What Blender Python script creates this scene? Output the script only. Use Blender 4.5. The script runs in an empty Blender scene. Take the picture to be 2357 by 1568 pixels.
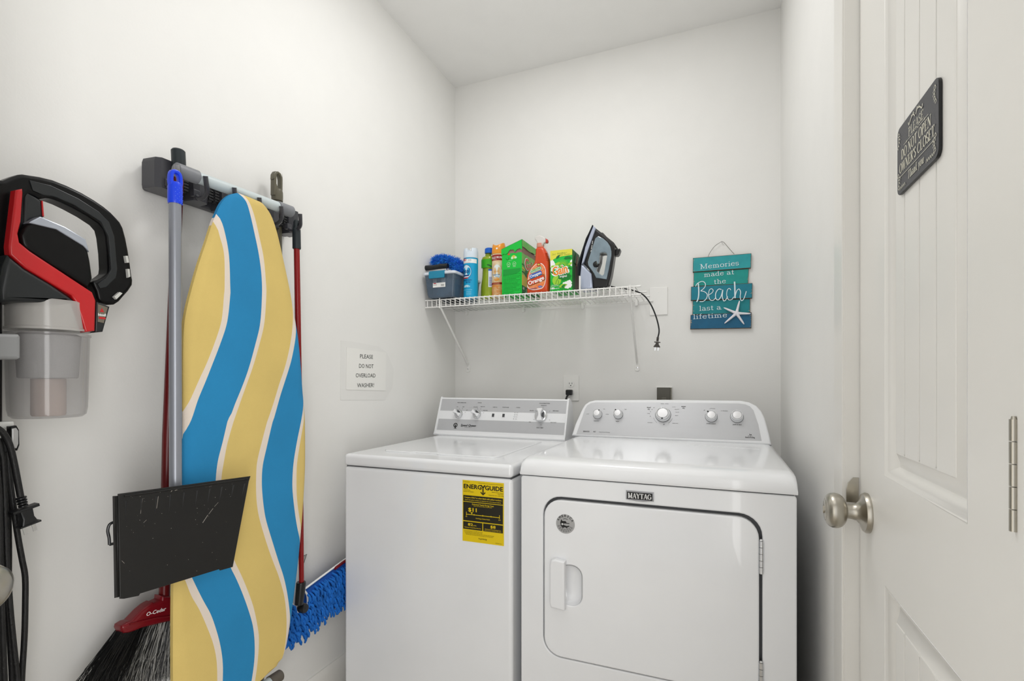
import bpy, bmesh, math, random
from mathutils import Vector, Matrix
random.seed(7)
PI = math.pi
# ---------------------------------------------------------------- camera, world, lights
scn = bpy.context.scene
COL = scn.collection
cam_d = bpy.data.cameras.new('camera'); cam = bpy.data.objects.new('camera', cam_d); COL.objects.link(cam)
cam_d.sensor_width = 36.0; cam_d.sensor_fit = 'HORIZONTAL'
cam_d.lens = 1161/2357*36; cam_d.shift_y = 90/2357; cam_d.clip_start = .02
cam.location = (0, 0, 1.17); cam.rotation_euler = (PI/2, 0, math.atan(471.5/1161))
scn.camera = cam
w = bpy.data.worlds.new('world'); scn.world = w; w.use_nodes = True
w.node_tree.nodes['Background'].inputs[0].default_value = (.985, .99, 1.0, 1)
w.node_tree.nodes['Background'].inputs[1].default_value = .9
def lamp(name, kind, loc, energy, color, rot=(0, 0, 0), **kw):
    d = bpy.data.lights.new(name, kind); o = bpy.data.objects.new(name, d); COL.objects.link(o)
    d.energy = energy; d.color = color; o.location = loc; o.rotation_euler = rot
    for k, v in kw.items(): setattr(d, k, v)
    return o
lamp('ceiling_lamp_light', 'AREA', (-.52, 1.42, 2.60), 3.3, (1, .997, .988), shape='DISK', size=.28)
lamp('added_ceiling_fill', 'AREA', (-.52, 1.0, 2.735), 6.3, (1, .997, .988), shape='RECTANGLE', size=1.1, size_y=2.3)  # added broad fill under the ceiling to even out the walls, no real fixture
lamp('added_side_fill', 'AREA', (.10, -.20, .95), 12.5, (1, .997, .99), (math.radians(90), 0, math.radians(86)), shape='RECTANGLE', size=.4, size_y=1.5)  # added fill beside the camera to brighten the left wall, no known lamp
lamp('ceiling_lamp_glow', 'POINT', (-.52, 1.42, 2.50), 2.2, (1, .997, .988), shadow_soft_size=.13)
lamp('added_doorway_fill', 'AREA', (-.22, -.95, 1.30), 3, (.985, .99, 1), (PI/2, 0, 0), shape='RECTANGLE', size=1.5, size_y=2.2)  # added soft fill shining in through the doorway, not a known lamp
scn.view_settings.view_transform = 'Standard'; scn.view_settings.look = 'None'
scn.view_settings.gamma = 1; scn.view_settings.exposure = 0.1
scn.view_settings.use_curve_mapping = False
# ---------------------------------------------------------------- materials
MATS = {}
def lin(c):
    c /= 255
    return c/12.92 if c <= .04045 else ((c+.055)/1.055)**2.4
def hexc(h):
    h = h.lstrip('#'); return tuple(lin(int(h[i:i+2], 16)) for i in (0, 2, 4)) + (1,)
def mat(name, col, rough=.5, metal=0, bump=0, bscale=200, mottle=0, mscale=8, coat=0, alpha=1, trans=0, spec=.5, col2=None, ior=1.45, stretch=None):
    if name in MATS: return MATS[name]
    m = bpy.data.materials.new(name); MATS[name] = m; m.use_nodes = True
    nt = m.node_tree; b = nt.nodes['Principled BSDF']; c = hexc(col)
    b.inputs['Base Color'].default_value = c; b.inputs['Roughness'].default_value = rough
    b.inputs['Metallic'].default_value = metal; b.inputs['Coat Weight'].default_value = coat
    b.inputs['Alpha'].default_value = alpha; b.inputs['Transmission Weight'].default_value = trans
    b.inputs['Specular IOR Level'].default_value = spec; b.inputs['IOR'].default_value = ior
    tc = nt.nodes.new('ShaderNodeTexCoord'); src = tc.outputs['Object']
    if stretch:
        mp = nt.nodes.new('ShaderNodeMapping'); mp.inputs['Scale'].default_value = stretch
        nt.links.new(src, mp.inputs[0]); src = mp.outputs[0]
    if True:
        n = nt.nodes.new('ShaderNodeTexNoise'); n.inputs['Scale'].default_value = mscale; n.inputs['Detail'].default_value = 5
        nt.links.new(src, n.inputs['Vector'])
        r = nt.nodes.new('ShaderNodeValToRGB'); k = mottle if mottle else .015
        c2 = hexc(col2) if col2 else tuple(max(0, x*(1-k)) for x in c[:3])+(1,)
        r.color_ramp.elements[0].position = .35; r.color_ramp.elements[1].position = .65
        r.color_ramp.elements[0].color = c2; r.color_ramp.elements[1].color = c
        nt.links.new(n.outputs['Fac'], r.inputs[0]); nt.links.new(r.outputs[0], b.inputs['Base Color'])
    if bump:
        n = nt.nodes.new('ShaderNodeTexNoise'); n.inputs['Scale'].default_value = bscale; n.inputs['Detail'].default_value = 3
        nt.links.new(src, n.inputs['Vector'])
        bp = nt.nodes.new('ShaderNodeBump'); bp.inputs['Strength'].default_value = bump; bp.inputs['Distance'].default_value = .002
        nt.links.new(n.outputs['Fac'], bp.inputs['Height']); nt.links.new(bp.outputs[0], b.inputs['Normal'])
    return m
WALL = mat('wall_paint', '#edece9', .55, bump=.12, bscale=160)
CEIL = mat('ceiling_paint', '#f3f2f0', .8, bump=.1, bscale=220)
TRIM = mat('trim_gloss_paint', '#eae8e3', .3, bump=.04, bscale=60)
DOORM = mat('door_paint', '#eae8e3', .32, bump=.05, bscale=90)
FLOOR = mat('floor_vinyl', '#c8c1b6', .4, mottle=.25, mscale=5)
ENAMEL = mat('white_enamel', '#f1f2f4', .16, bump=.03, bscale=500, coat=.3)
ENAMEL2 = mat('white_plastic', '#eff0f2', .3, bump=.03, bscale=400)
PANELG = mat('silver_grey_panel', '#c2c3c6', .38, metal=.25, bump=.03, bscale=600)
PANELS = mat('brushed_silver_panel', '#c3c4c7', .32, metal=.55, bump=.04, bscale=300, stretch=(1, 30, 1))
CHROME = mat('chrome', '#d9dadc', .12, metal=1)
SATIN = mat('satin_nickel', '#b5b0a5', .28, metal=1, bump=.03, bscale=300, stretch=(1, 1, 12))
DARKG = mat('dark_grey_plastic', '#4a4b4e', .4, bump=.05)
GAPM = mat('seam_shadow_gap', '#5c5d5f', .7)
BLACK = mat('black_plastic', '#17181a', .32, bump=.05, bscale=500)
BLACKM = mat('black_matte_plastic', '#131211', .45, bump=.08, bscale=900, mottle=.15)
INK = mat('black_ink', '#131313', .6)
WHITEP = mat('white_print', '#f4f4f2', .5)
PLATEM = mat('ivory_wall_plate', '#f2f1ee', .3)
PAPER = mat('paper', '#eeede9', .8, bump=.05, bscale=60)
# ---------------------------------------------------------------- geometry helpers
WLOC = {}
class Frame:
    def __init__(s, o, u, v):
        s.o = Vector(o); s.u = Vector(u).normalized(); s.v = Vector(v).normalized(); s.n = s.u.cross(s.v)
    def __call__(s, a, b, h=0): return s.o + s.u*a + s.v*b + s.n*h
def FX(x): return Frame((x, 0, 0), (0, 1, 0), (0, 0, 1))        # faces +X, a = Y, b = Z
def FY(y): return Frame((0, y, 0), (1, 0, 0), (0, 0, 1))        # faces -Y, a = X, b = Z
class MB:
    def __init__(s): s.v = []; s.f = []; s.m = []; s.mats = []; s.k = 0
    def up(s): s.k += 1; return s.k*4e-6
    def add(s, vs, fs, m, F=None):
        if m not in s.mats: s.mats.append(m)
        k = s.mats.index(m); n = len(s.v)
        s.v += [(F(*p) if F else Vector(p)) for p in vs]
        for f in fs: s.f.append(tuple(n+i for i in f)); s.m.append(k)
        return s
    def box(s, lo, hi, m, r=0, seg=2, F=None):
        bm = bmesh.new(); bmesh.ops.create_cube(bm, size=1)
        for v in bm.verts: v.co = Vector([(lo[i]+hi[i])/2 + v.co[i]*(hi[i]-lo[i]) for i in range(3)])
        if r: bmesh.ops.bevel(bm, geom=bm.edges[:], offset=r, segments=seg, profile=.5, affect='EDGES')
        bm.verts.index_update()
        s.add([tuple(v.co) for v in bm.verts], [tuple(v.index for v in f.verts) for f in bm.faces], m, F); bm.free(); return s
    def quad(s, pts, m, F=None):
        e = s.up() if F else 0
        return s.add([(p[0], p[1], p[2]+e) for p in pts], [tuple(range(len(pts)))], m, F)
    def tube(s, pts, r, m, seg=10, cap=True, F=None, flat=1.0):
        P = [(F(*p) if F else Vector(p)) for p in pts]; n = len(P)
        R = r if isinstance(r, (list, tuple)) else [r]*n
        vs = []; up = None
        for i in range(n):
            d = (P[min(i+1, n-1)]-P[max(i-1, 0)]).normalized()
            if up is None:
                up = Vector((0, 0, 1)) if abs(d.z) < .9 else Vector((1, 0, 0))
            x = d.cross(up).normalized(); y = x.cross(d).normalized(); up = y
            for k in range(seg):
                a = 2*PI*k/seg; vs.append(P[i]+x*(math.cos(a)*R[i]*flat)+y*(math.sin(a)*R[i]))
        fs = [(i*seg+k, i*seg+(k+1) % seg, (i+1)*seg+(k+1) % seg, (i+1)*seg+k) for i in range(n-1) for k in range(seg)]
        if cap: fs += [tuple(range(seg))[::-1], tuple((n-1)*seg+k for k in range(seg))]
        return s.add(vs, fs, m)
    def lathe(s, prof, o, ax, m, seg=28, sx=1.0, sy=1.0, xdir=None, cap=True):
        # prof: list of (radius, distance along the axis)
        o = Vector(o); ax = Vector(ax).normalized()
        x = Vector(xdir) if xdir else (Vector((1, 0, 0)) if abs(ax.x) < .9 else Vector((0, 1, 0)))
        x = (x-ax*x.dot(ax)).normalized(); y = ax.cross(x); vs = []
        for r, h in prof:
            for k in range(seg):
                a = 2*PI*k/seg; vs.append(o+ax*h+x*(math.cos(a)*r*sx)+y*(math.sin(a)*r*sy))
        n = len(prof)
        fs = [(i*seg+k, i*seg+(k+1) % seg, (i+1)*seg+(k+1) % seg, (i+1)*seg+k) for i in range(n-1) for k in range(seg)]
        if cap: fs += [tuple(range(seg))[::-1], tuple((n-1)*seg+k for k in range(seg))]
        return s.add(vs, fs, m)
    def plate(s, F, outer, m, th=.004, bev=.001, holes=(), h=0, smooth=0):
        cu = bpy.data.curves.new('plate', 'CURVE'); cu.dimensions = '2D'; cu.fill_mode = 'BOTH'
        th = max(th, 2.05*bev)
        cu.extrude = th/2-bev; cu.bevel_depth = bev; cu.bevel_resolution = 1 if bev < .0035 else 3; cu.offset = -bev
        for L in [outer]+list(holes):
            L = curve(L, smooth, True) if smooth else L
            sp = cu.splines.new('POLY'); sp.points.add(len(L)-1); sp.use_cyclic_u = True
            for p, q in zip(sp.points, L): p.co = (q[0], q[1], 0, 1)
        o = bpy.data.objects.new('plate', cu); me = o.to_mesh()
        ax, bx = min(p[0] for p in outer), max(p[0] for p in outer); ay, by = min(p[1] for p in outer), max(p[1] for p in outer)
        s.add([(min(max(v.co.x, ax), bx), min(max(v.co.y, ay), by), v.co.z+th/2+h) for v in me.vertices], [tuple(p.vertices) for p in me.polygons], m, F)
        o.to_mesh_clear(); bpy.data.objects.remove(o); bpy.data.curves.remove(cu); return s
    def text(s, F, body, x, y, size, m, w=None, bold=0, shear=0, h=.0004, align='CENTER', rot=0, sp=1.0, warp=None):
        cu = bpy.data.curves.new('words', 'FONT'); cu.body = body; cu.size = 1; cu.align_x = align; cu.resolution_u = 2
        cu.shear = shear; cu.space_character = sp
        o = bpy.data.objects.new('words', cu); me = o.to_mesh()
        xs = [v.co.x for v in me.vertices]
        if not xs: return s
        sc = size/.72; sx = sc
        if w: sx = w/(max(xs)-min(xs))
        ca, sa = math.cos(rot), math.sin(rot); vs = []
        good = [(v.co.x, v.co.y) for v in me.vertices if -.45 < v.co.y < 1.2 and abs(v.co.x) < len(body)*.9+1]
        xs = [p[0] for p in good]
        if w: sx = w/(max(xs)-min(xs))
        last = good[0]
        for v in me.vertices:
            if -.45 < v.co.y < 1.2 and abs(v.co.x) < len(body)*.9+1: last = (v.co.x, v.co.y)
            a, b = last[0]*sx, last[1]*sc
            if warp: a, b = warp(a, b)
            vs.append((x+a*ca-b*sa, y+a*sa+b*ca, h))
        fs = [tuple(p.vertices) for p in me.polygons]; d = abs(bold)*size*.9
        for ox, oy in ([(0, 0)] if bold <= 0 else [(0, 0), (d, 0), (-d, 0), (0, d*.7), (0, -d*.7)]):
            e = s.up(); s.add([(a+ox, b+oy, c+e) for a, b, c in vs], fs, m, F)
        o.to_mesh_clear(); bpy.data.objects.remove(o); bpy.data.curves.remove(cu); return s
    def ribbon(s, F, pts, w, m, h=.0004, w2=None):
        n = len(pts); vs = []; h += s.up()
        for i in range(n):
            a = Vector(pts[max(i-1, 0)]); b = Vector(pts[min(i+1, n-1)]); d = (b-a)
            if d.length < 1e-9: d = Vector((1, 0))
            d.normalize(); k = w+(w2-w)*i/(n-1) if w2 is not None else w
            if isinstance(w, (list, tuple)): k = w[i]
            q = Vector((-d.y, d.x))*k/2; p = Vector(pts[i])
            z = h+i*2e-6; vs += [(p.x-q.x, p.y-q.y, z), (p.x+q.x, p.y+q.y, z)]
        return s.add(vs, [(2*i, 2*i+2, 2*i+3, 2*i+1) for i in range(n-1)], m, F)
    def disc(s, F, x, y, rx, m, ry=None, h=.0004, seg=28, r0=0):
        ry = ry or rx; h += s.up(); vs = [(x+rx*math.cos(2*PI*k/seg), y+ry*math.sin(2*PI*k/seg), h) for k in range(seg)]
        if r0:
            vs += [(x+(rx-r0)*math.cos(2*PI*k/seg), y+(ry-r0)*math.sin(2*PI*k/seg), h) for k in range(seg)]
            return s.add(vs, [(k, (k+1) % seg, seg+(k+1) % seg, seg+k) for k in range(seg)], m, F)
        return s.add(vs, [tuple(range(seg))], m, F)
    def build(s, name, parent=None, smooth=True, ang=38, wn=True, **props):
        me = bpy.data.meshes.new(name); off = WLOC.get(parent.name, Vector()) if parent else Vector()
        me.from_pydata([tuple(Vector(p)-off) for p in s.v], [], s.f)
        for m in s.mats: me.materials.append(m)
        me.polygons.foreach_set('material_index', s.m); me.update()
        if smooth:
            me.polygons.foreach_set('use_smooth', [True]*len(s.f)); me.set_sharp_from_angle(angle=math.radians(ang))
        o = bpy.data.objects.new(name, me); COL.objects.link(o)
        if smooth and wn and len(s.f) > 6:
            md = o.modifiers.new('wn', 'WEIGHTED_NORMAL'); md.keep_sharp = True
        if parent: o.parent = parent; WLOC[o.name] = off.copy()
        else: WLOC[o.name] = Vector()
        for k, v in props.items(): o[k] = v
        return o
def curve(pts, n=6, closed=False):
    out = []; N = len(pts)
    for i in range(N if closed else N-1):
        g = (lambda j: pts[j % N]) if closed else (lambda j: pts[max(0, min(N-1, j))])
        p0, p1, p2, p3 = (Vector(g(i+k)) for k in (-1, 0, 1, 2))
        for k in range(n):
            t = k/n
            out.append(tuple(.5*((2*p1)+(p2-p0)*t+(2*p0-5*p1+4*p2-p3)*t*t+(3*p1-p0-3*p2+p3)*t**3)))
    if not closed: out.append(tuple(pts[-1]))
    return out
def rrect(x0, y0, x1, y1, r, n=5):
    out = []
    for cx, cy, a in ((x1-r, y1-r, 0), (x0+r, y1-r, 90), (x0+r, y0+r, 180), (x1-r, y0+r, 270)):
        for k in range(n+1):
            t = math.radians(a+90*k/n); out.append((cx+r*math.cos(t), cy+r*math.sin(t)))
    return out
def thing(name, label, cat, loc, group=None):
    o = bpy.data.objects.new(name, None); COL.objects.link(o); o.location = loc; o.empty_display_size = .05
    o['label'] = label; o['category'] = cat
    if group: o['group'] = group
    WLOC[o.name] = Vector(loc); return o
def struct(mb, name, parent=None, **k):
    if parent is None: k['kind'] = 'structure'
    return mb.build(name, parent, **k)
def solo(mb, name, label, cat, **k): return mb.build(name, label=label, category=cat, **k)
# small serif alphabet drawn with broad and thin strokes (unit cap height)
SER = {
 'M': (1.08, 'T .2 .03 .2 1;T .2 1 .54 .08;t .54 .08 .86 1;T .86 1 .86 .03;s .2 0;s .86 0;s .16 1;s .9 1'),
 'A': (.86, 't .1 .02 .42 1;T .44 1 .74 .02;t .2 .35 .62 .35;s .1 0;s .74 0'),
 'Y': (.84, 'T .1 1 .42 .48;t .74 1 .42 .48;T .42 .5 .42 .02;s .1 1;s .74 1;s .42 0'),
 'T': (.8, 'T .4 1 .4 .02;t .06 .97 .74 .97;t .06 .97 .06 .78;t .74 .97 .74 .78;s .4 0'),
 'G': (.92, 'A .46 .5 .34 .47 50 320;T .76 .42 .76 .1;s .76 .44;t .72 .86 .72 .68'),
 'P': (.72, 'T .18 .02 .18 1;A .3 .75 .28 .23 -90 90;t .18 .97 .32 .97;t .18 .51 .32 .51;s .18 0;s .14 1'),
 'L': (.68, 'T .18 .02 .18 1;t .18 .03 .6 .03;t .6 .03 .6 .24;s .18 0;s .18 1'),
 'E': (.72, 'T .18 .02 .18 1;t .18 .03 .62 .03;t .18 .97 .6 .97;t .18 .52 .48 .52;t .62 .03 .62 .24;t .6 .97 .6 .78;s .14 0;s .14 1'),
 'S': (.64, 'A .32 .75 .22 .22 40 260;A .32 .26 .23 .23 -150 80;t .52 .92 .52 .72;t .1 .3 .1 .08'),
 'D': (.86, 'T .18 .02 .18 1;A .3 .5 .44 .47 -90 90;t .14 .97 .32 .97;t .14 .03 .32 .03'),
 'O': (.92, 'A .46 .5 .36 .47 0 360'),
 'N': (.92, 't .16 .02 .16 1;T .16 1 .74 .02;t .74 .02 .74 1;s .16 0;s .12 1;s .76 1'),
 'W': (1.16, 'T .1 1 .34 .02;t .34 .02 .56 .98;T .56 .98 .8 .02;t .8 .02 1.04 1;s .1 1;s .56 1;s 1.04 1'),
 'R': (.8, 'T .18 .02 .18 1;A .3 .76 .26 .22 -90 90;t .18 .97 .32 .97;t .18 .53 .32 .53;T .4 .53 .68 .02;s .18 0;s .14 1;s .7 0'),
 'C': (.86, 'A .46 .5 .36 .47 45 315;t .74 .9 .74 .68'),
 "'": (.22, 'T .1 1 .1 .78'), ' ': (.36, ''), '!': (.3, 'T .15 1 .15 .3;T .15 .12 .15 .0'),
 'e': (.58, 'A .3 .32 .22 .31 20 330;t .1 .36 .5 .36'),
 'm': (.98, 'T .18 .02 .18 .64;A .31 .42 .15 .2 10 140;T .47 .45 .47 .02;A .62 .42 .15 .2 10 140;T .78 .45 .78 .02;s .18 0;s .47 0;s .78 0;u .12 .62'),
 'n': (.68, 'T .18 .02 .18 .64;A .32 .42 .17 .2 0 140;T .5 .45 .5 .02;s .18 0;s .5 0;u .12 .62'),
 'o': (.6, 'A .3 .32 .23 .31 0 360'),
 'r': (.46, 'T .18 .02 .18 .64;A .3 .46 .12 .17 30 160;s .18 0;u .12 .62'),
 'i': (.34, 'T .17 .02 .17 .64;T .17 .95 .17 .83;s .17 0;u .12 .62'),
 's': (.48, 'A .25 .47 .16 .16 40 260;A .25 .17 .17 .16 -150 80;t .4 .6 .4 .46;t .09 .2 .09 .04'),
 'a': (.6, 'A .24 .46 .18 .18 20 150;T .43 .48 .43 .04;A .25 .18 .17 .17 40 320;s .48 .01'),
 'd': (.64, 'A .29 .32 .2 .3 60 300;T .46 1 .46 .02;u .42 .98;s .5 0'),
 't': (.42, 'T .2 .88 .2 .12;A .29 .13 .1 .12 180 330;t .06 .62 .38 .62'),
 'h': (.68, 'T .18 .02 .18 1;A .32 .42 .17 .2 0 140;T .5 .45 .5 .02;s .18 0;s .5 0;u .12 .98'),
 'l': (.34, 'T .17 .02 .17 1;s .17 0;u .12 .98'),
 'f': (.42, 'T .2 .02 .2 .82;A .31 .82 .12 .16 60 180;t .06 .62 .38 .62;s .2 0'),
 'k': (.64, 'T .18 .02 .18 1;t .18 .3 .46 .62;T .28 .38 .52 .02;s .18 0;s .54 0;u .12 .98'),
 'y': (.6, 'T .1 .62 .3 .05;t .52 .62 .28 -.05;t .28 -.05 .12 -.28;s .1 .62;s .52 .62'),
 'u': (.66, 'T .16 .62 .16 .22;A .31 .22 .16 .2 180 330;T .5 .62 .5 .02;s .53 0;u .12 .61'),
}
def serif(mb, F, body, x, y, size, m, w=None, T=.15, t=.07, shear=0, h=.0004, align=0.5):
    adv = sum(SER[c][0] for c in body); sx = (w/adv if w else size); x0 = x-adv*sx*align; cx = 0
    def put(pts, wd):
        q = [((px+cx)*sx+x0+shear*py*size, py*size+y) for px, py in pts]
        mb.ribbon(F, q, wd*size, m, h)
    for c in body:
        a, cmds = SER[c]
        for cm in [k for k in cmds.split(';') if k]:
            p = cm.split(); v = [float(k) for k in p[1:]]
            if p[0] in 'Tt': put([(v[0], v[1]), (v[2], v[3])], T if p[0] == 'T' else t)
            elif p[0] == 's': put([(v[0]-.14, v[1]+(.03 if v[1] < .5 else -.03)), (v[0]+.14, v[1]+(.03 if v[1] < .5 else -.03))], t)
            elif p[0] == 'u': put([(v[0]-.08, v[1]-.03), (v[0]+.06, v[1])], t)
            elif p[0] == 'A':
                n = max(6, int(abs(v[5]-v[4])/18)); P = []; W = []
                for k in range(n+1):
                    g = math.radians(v[4]+(v[5]-v[4])*k/n); P.append((v[0]+v[2]*math.cos(g), v[1]+v[3]*math.sin(g)))
                    W.append(t+(T-t)*abs(math.cos(g))**1.3)
                q = [((px+cx)*sx+x0+shear*py*size, py*size+y) for px, py in P]
                mb.ribbon(F, q, [k*size for k in W], m, h)
        cx += a
# ---------------------------------------------------------------- the room
XL, XR, YB, H = -1.304, .25, 2.40, 2.74
YF = -.36
struct(MB().box((-1.6, -.5, -.05), (.6, 2.5, 0), FLOOR), 'floor', smooth=False)
struct(MB().box((-1.42, -.5, H), (.4, 2.52, H+.05), CEIL), 'ceiling', smooth=False)
struct(MB().box((XL-.1, YF-.1, 0), (XL, YB+.1, H), WALL), 'wall_left', smooth=False)
struct(MB().box((XL, YB, 0), (XR+.1, YB+.1, H), WALL), 'wall_back', smooth=False)
# right wall with the closet door opening
DX = .274; DY0, DY1 = .648, 1.236; DZ = 2.05
g = MB()
g.box((XR, DY1+.004, 0), (XR+.12, YB, H), WALL); g.box((XR, YF, 0), (XR+.12, .556, H), WALL)
g.box((XR, .556, DZ+.006), (XR+.12, DY1+.004, H), WALL)
struct(g, 'wall_right', smooth=False)
g = MB(); g.box((XL, YF-.1, 0), (-.66, YF, H), WALL); g.box((-.66, YF-.1, 2.06), (.1, YF, H), WALL); g.box((.1, YF-.1, 0), (XR+.12, YF, H), WALL)
struct(g, 'wall_front', smooth=False)
# closet door casing (sits almost flush) and jamb
t = MB()
t.box((XR-.007, DY1+.006, 0), (XR+.001, DY1+.083, DZ+.08), TRIM, .002)
t.box((DX-.003, .556, 0), (DX+.02, DY0-.006, DZ+.006), TRIM, .002)
t.box((XR-.007, DY0-.083, DZ+.008), (XR+.001, DY1+.083, DZ+.085), TRIM, .002)
struct(t, 'trim_1')
t = MB(); t.box((XR-.003, DY1+.002, 0), (XR+.10, DY1+.006, DZ+.006), TRIM); t.box((DX+.037, DY1-.01, 0), (DX+.05, DY1+.002, DZ), TRIM)
t.box((DX-.002, DY0-.006, 0), (XR+.10, DY0-.002, DZ+.006), TRIM); t.box((DX+.037, DY0-.002, 0), (DX+.05, DY0+.01, DZ), TRIM)
struct(t, 'trim_2', smooth=False)
struct(MB().box((XL, YF, 0), (XL+.004, .563, H), WALL, .001), 'trim_3')
# baseboards with an eased top edge
def board(name, p0, p1, n):
    p0, p1, n = Vector(p0), Vector(p1), Vector(n); z = Vector((0, 0, 1))
    prof = [(0, .138), (.006, .138), (.010, .130), (.010, .122), (.015, .112), (.015, 0), (0, 0)]
    vs = [p+n*a+z*b for p in (p0, p1) for a, b in prof]; k = len(prof)
    struct(MB().add(vs, [(i, (i+1) % k, k+(i+1) % k, k+i) for i in range(k)]+[tuple(range(k))[::-1], tuple(range(k, 2*k))], TRIM), name)
board('baseboard_left', (XL, YF, 0), (XL, YB, 0), (1, 0, 0))
board('baseboard_back', (XL+.015, YB, 0), (XR, YB, 0), (0, -1, 0))
board('baseboard_right', (XR, DY1+.083, 0), (XR, YB-.015, 0), (-1, 0, 0))
# ---------------------------------------------------------------- closet door
FD = Frame((DX, 0, 0), (0, -1, 0), (0, 0, 1))          # a = -Y, faces -X
py0, py1 = [0.7546,1.0723]
pz_up, pz_lo = 1.0006, .8065
panels = [(-py1, pz_up, -py0, 1.93), (-py1, .20, -py0, pz_lo)]
d = MB().plate(FD, [(-DY1, .012), (-DY0, .012), (-DY0, DZ), (-DY1, DZ)], DOORM, th=.035, bev=.0015, h=-.035,
               holes=[[(a, b), (a, b2), (a2, b2), (a2, b)] for a, b, a2, b2 in panels])
door = d.build('door_1', kind='structure')
for a, b, a2, b2 in panels:
    mo = MB(); rings = [(0, 0), (.003, -.0018), (.008, -.0032), (.019, -.0175), (.0235, -.0180), (.045, -.0056), (.048, -.0042)]
    vs = [(x, y, h) for i, h in rings for x, y in ((a+i, b+i), (a2-i, b+i), (a2-i, b2-i), (a+i, b2-i))]
    fs = [(4*k+j, 4*k+(j+1) % 4, 4*k+4+(j+1) % 4, 4*k+4+j) for k in range(len(rings)-1) for j in range(4)]
    mo.add(vs, fs, DOORM, FD).build('panel_molding', door, wn=False)
    i = .048; x0, x1 = a+i, a2-i; n = 4; ed = [x0]+[-0.9857,-0.9222,-0.8604]+[x1]
    for k in range(4):
        MB().box((ed[k]+(.0015 if k else -.004), b+i-.004, -.03), (ed[k+1]-(.0015 if k < 3 else -.004), b2-i+.004, -.0042), DOORM, .0028, 2, F=FD).build('plank', door)
    MB().box((x0-.01, b+.03, -.032), (x1+.01, b2-.03, -.016), DOORM, F=FD).build('panel_backing', door)
hg = MB()
for k in range(5):
    hg.tube([(DX-.004, DY0-.004, 1.021+.0222*k), (DX-.004, DY0-.004, 1.021+.0222*k+.0212)], .0036, SATIN, 14)
hg.tube([(DX-.004, DY0-.004, 1.129), (DX-.004, DY0-.004, 1.134)], [.003, .0018], SATIN, 12)
hg.box((DX-.002, DY0-.001, 1.02), (DX+.003, DY0+.003, 1.131), SATIN)
hinge = hg.build('hinge', door)
# knob: rose, neck, ball with turn button
kY, kZ = 1.176, .909
kn = MB().lathe([(.0, -.001), (.0385, 0), (.039, .004), (.036, .009), (.024, .013), (.0165, .02), (.0145, .028), (.014, .036)], (DX, kY, kZ), (-1, 0, 0), SATIN, 40)
ko = kn.build('door_knob', door)
MB().lathe([(.0, .034), (.013, .035)]+curve([(.0150, .0365), (.0240, .0395), (.0315, .046), (.0345, .0545), (.0330, .0635), (.0275, .070), (.0215, .0725)], 5)+[(.0208, .0716), (.0195, .0732), (.0, .0738)], (DX, kY, kZ), (-1, 0, 0), SATIN, 48).build('knob_ball', ko, ang=60, wn=False)
MB().lathe([(.0075, .073), (.0072, .0765), (0, .0768)], (DX, kY, kZ), (-1, 0, 0), SATIN, 20, sx=.5).build('turn_button', ko)
sp = MB().plate(Frame((0, DY1+.0015, 0), (1, 0, 0), (0, 0, 1)), [(XR+.000, .915), (XR+.022, .915), (XR+.022, .967), (XR+.012, .967), (XR+.003, .955), (XR, .94)], SATIN, th=.0012, bev=.0003)
sp.build('strike_plate', door)
# sign on the door
SG = mat('charcoal_sign', '#3c3d42', .45, bump=.03); SGT = mat('cream_print', '#cfccbc', .6)
SX = DX+.0040
sy0, sy1 = [0.8362,1.003]; sz0, sz1 = [1.4685,1.577]
Fs = Frame((SX, (sy0+sy1)/2, (sz0+sz1)/2), (0, -1, 0), (0, 0, 1))
W2, H2 = (sy1-sy0)/2, (sz1-sz0)/2; KS = W2/.0785
sg = MB().plate(Fs, rrect(-W2, -H2, W2, H2, .012), BLACK, th=.004, bev=.0008)
sg.plate(Fs, rrect(-W2+.0006, -H2+.0006, W2-.0006, H2-.0006, .0115), SG, th=.0002, bev=.00005, h=.004)
so = solo(sg, 'door_sign', 'small charcoal sign with rounded corners and cream lettering on the closet door', 'sign')
tx = MB(); hh = .00435
serif(tx, Fs, 'PLEASE', 0, .0215, .0135, SGT, .062, h=hh)
serif(tx, Fs, 'DO NOT OPEN', -.002, -.0015, .0155, SGT, .122, T=.2, h=hh)
serif(tx, Fs, "OWNER'S CLOSET", 0, -.0215, .0155, SGT, .143, T=.2, h=hh)
serif(tx, Fs, 'Thank you', 0, -.0435, .0125, SGT, .066, shear=.25, h=hh)
tx.ribbon(Fs, [(-.066, -.0275), (.066, -.0275)], .0009, SGT, h=hh)
tx.disc(Fs, -.067, -.0275, .0018, SGT, h=hh); tx.disc(Fs, .067, -.0275, .0018, SGT, h=hh)
for s in (-1, 1):
    tx.ribbon(Fs, [(s*.016, .0175), (s*.05, .0175)], .0008, SGT, h=hh); tx.disc(Fs, s*.037, .0175, .0016, SGT, h=hh)
    tx.ribbon(Fs, curve([(s*.002, .0175), (s*.007, .0205), (s*.010, .0172), (s*.014, .0175)], 4), .0009, SGT, h=hh)
    tx.ribbon(Fs, curve([(s*.002, .0405), (s*.009, .046), (s*.018, .044), (s*.026, .0385), (s*.029, .043)], 5), .0022, SGT, h=hh)
    tx.ribbon(Fs, curve([(s*.004, .045), (s*.008, .049), (s*.012, .045), (s*.016, .048)], 5), .0012, SGT, h=hh)
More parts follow.
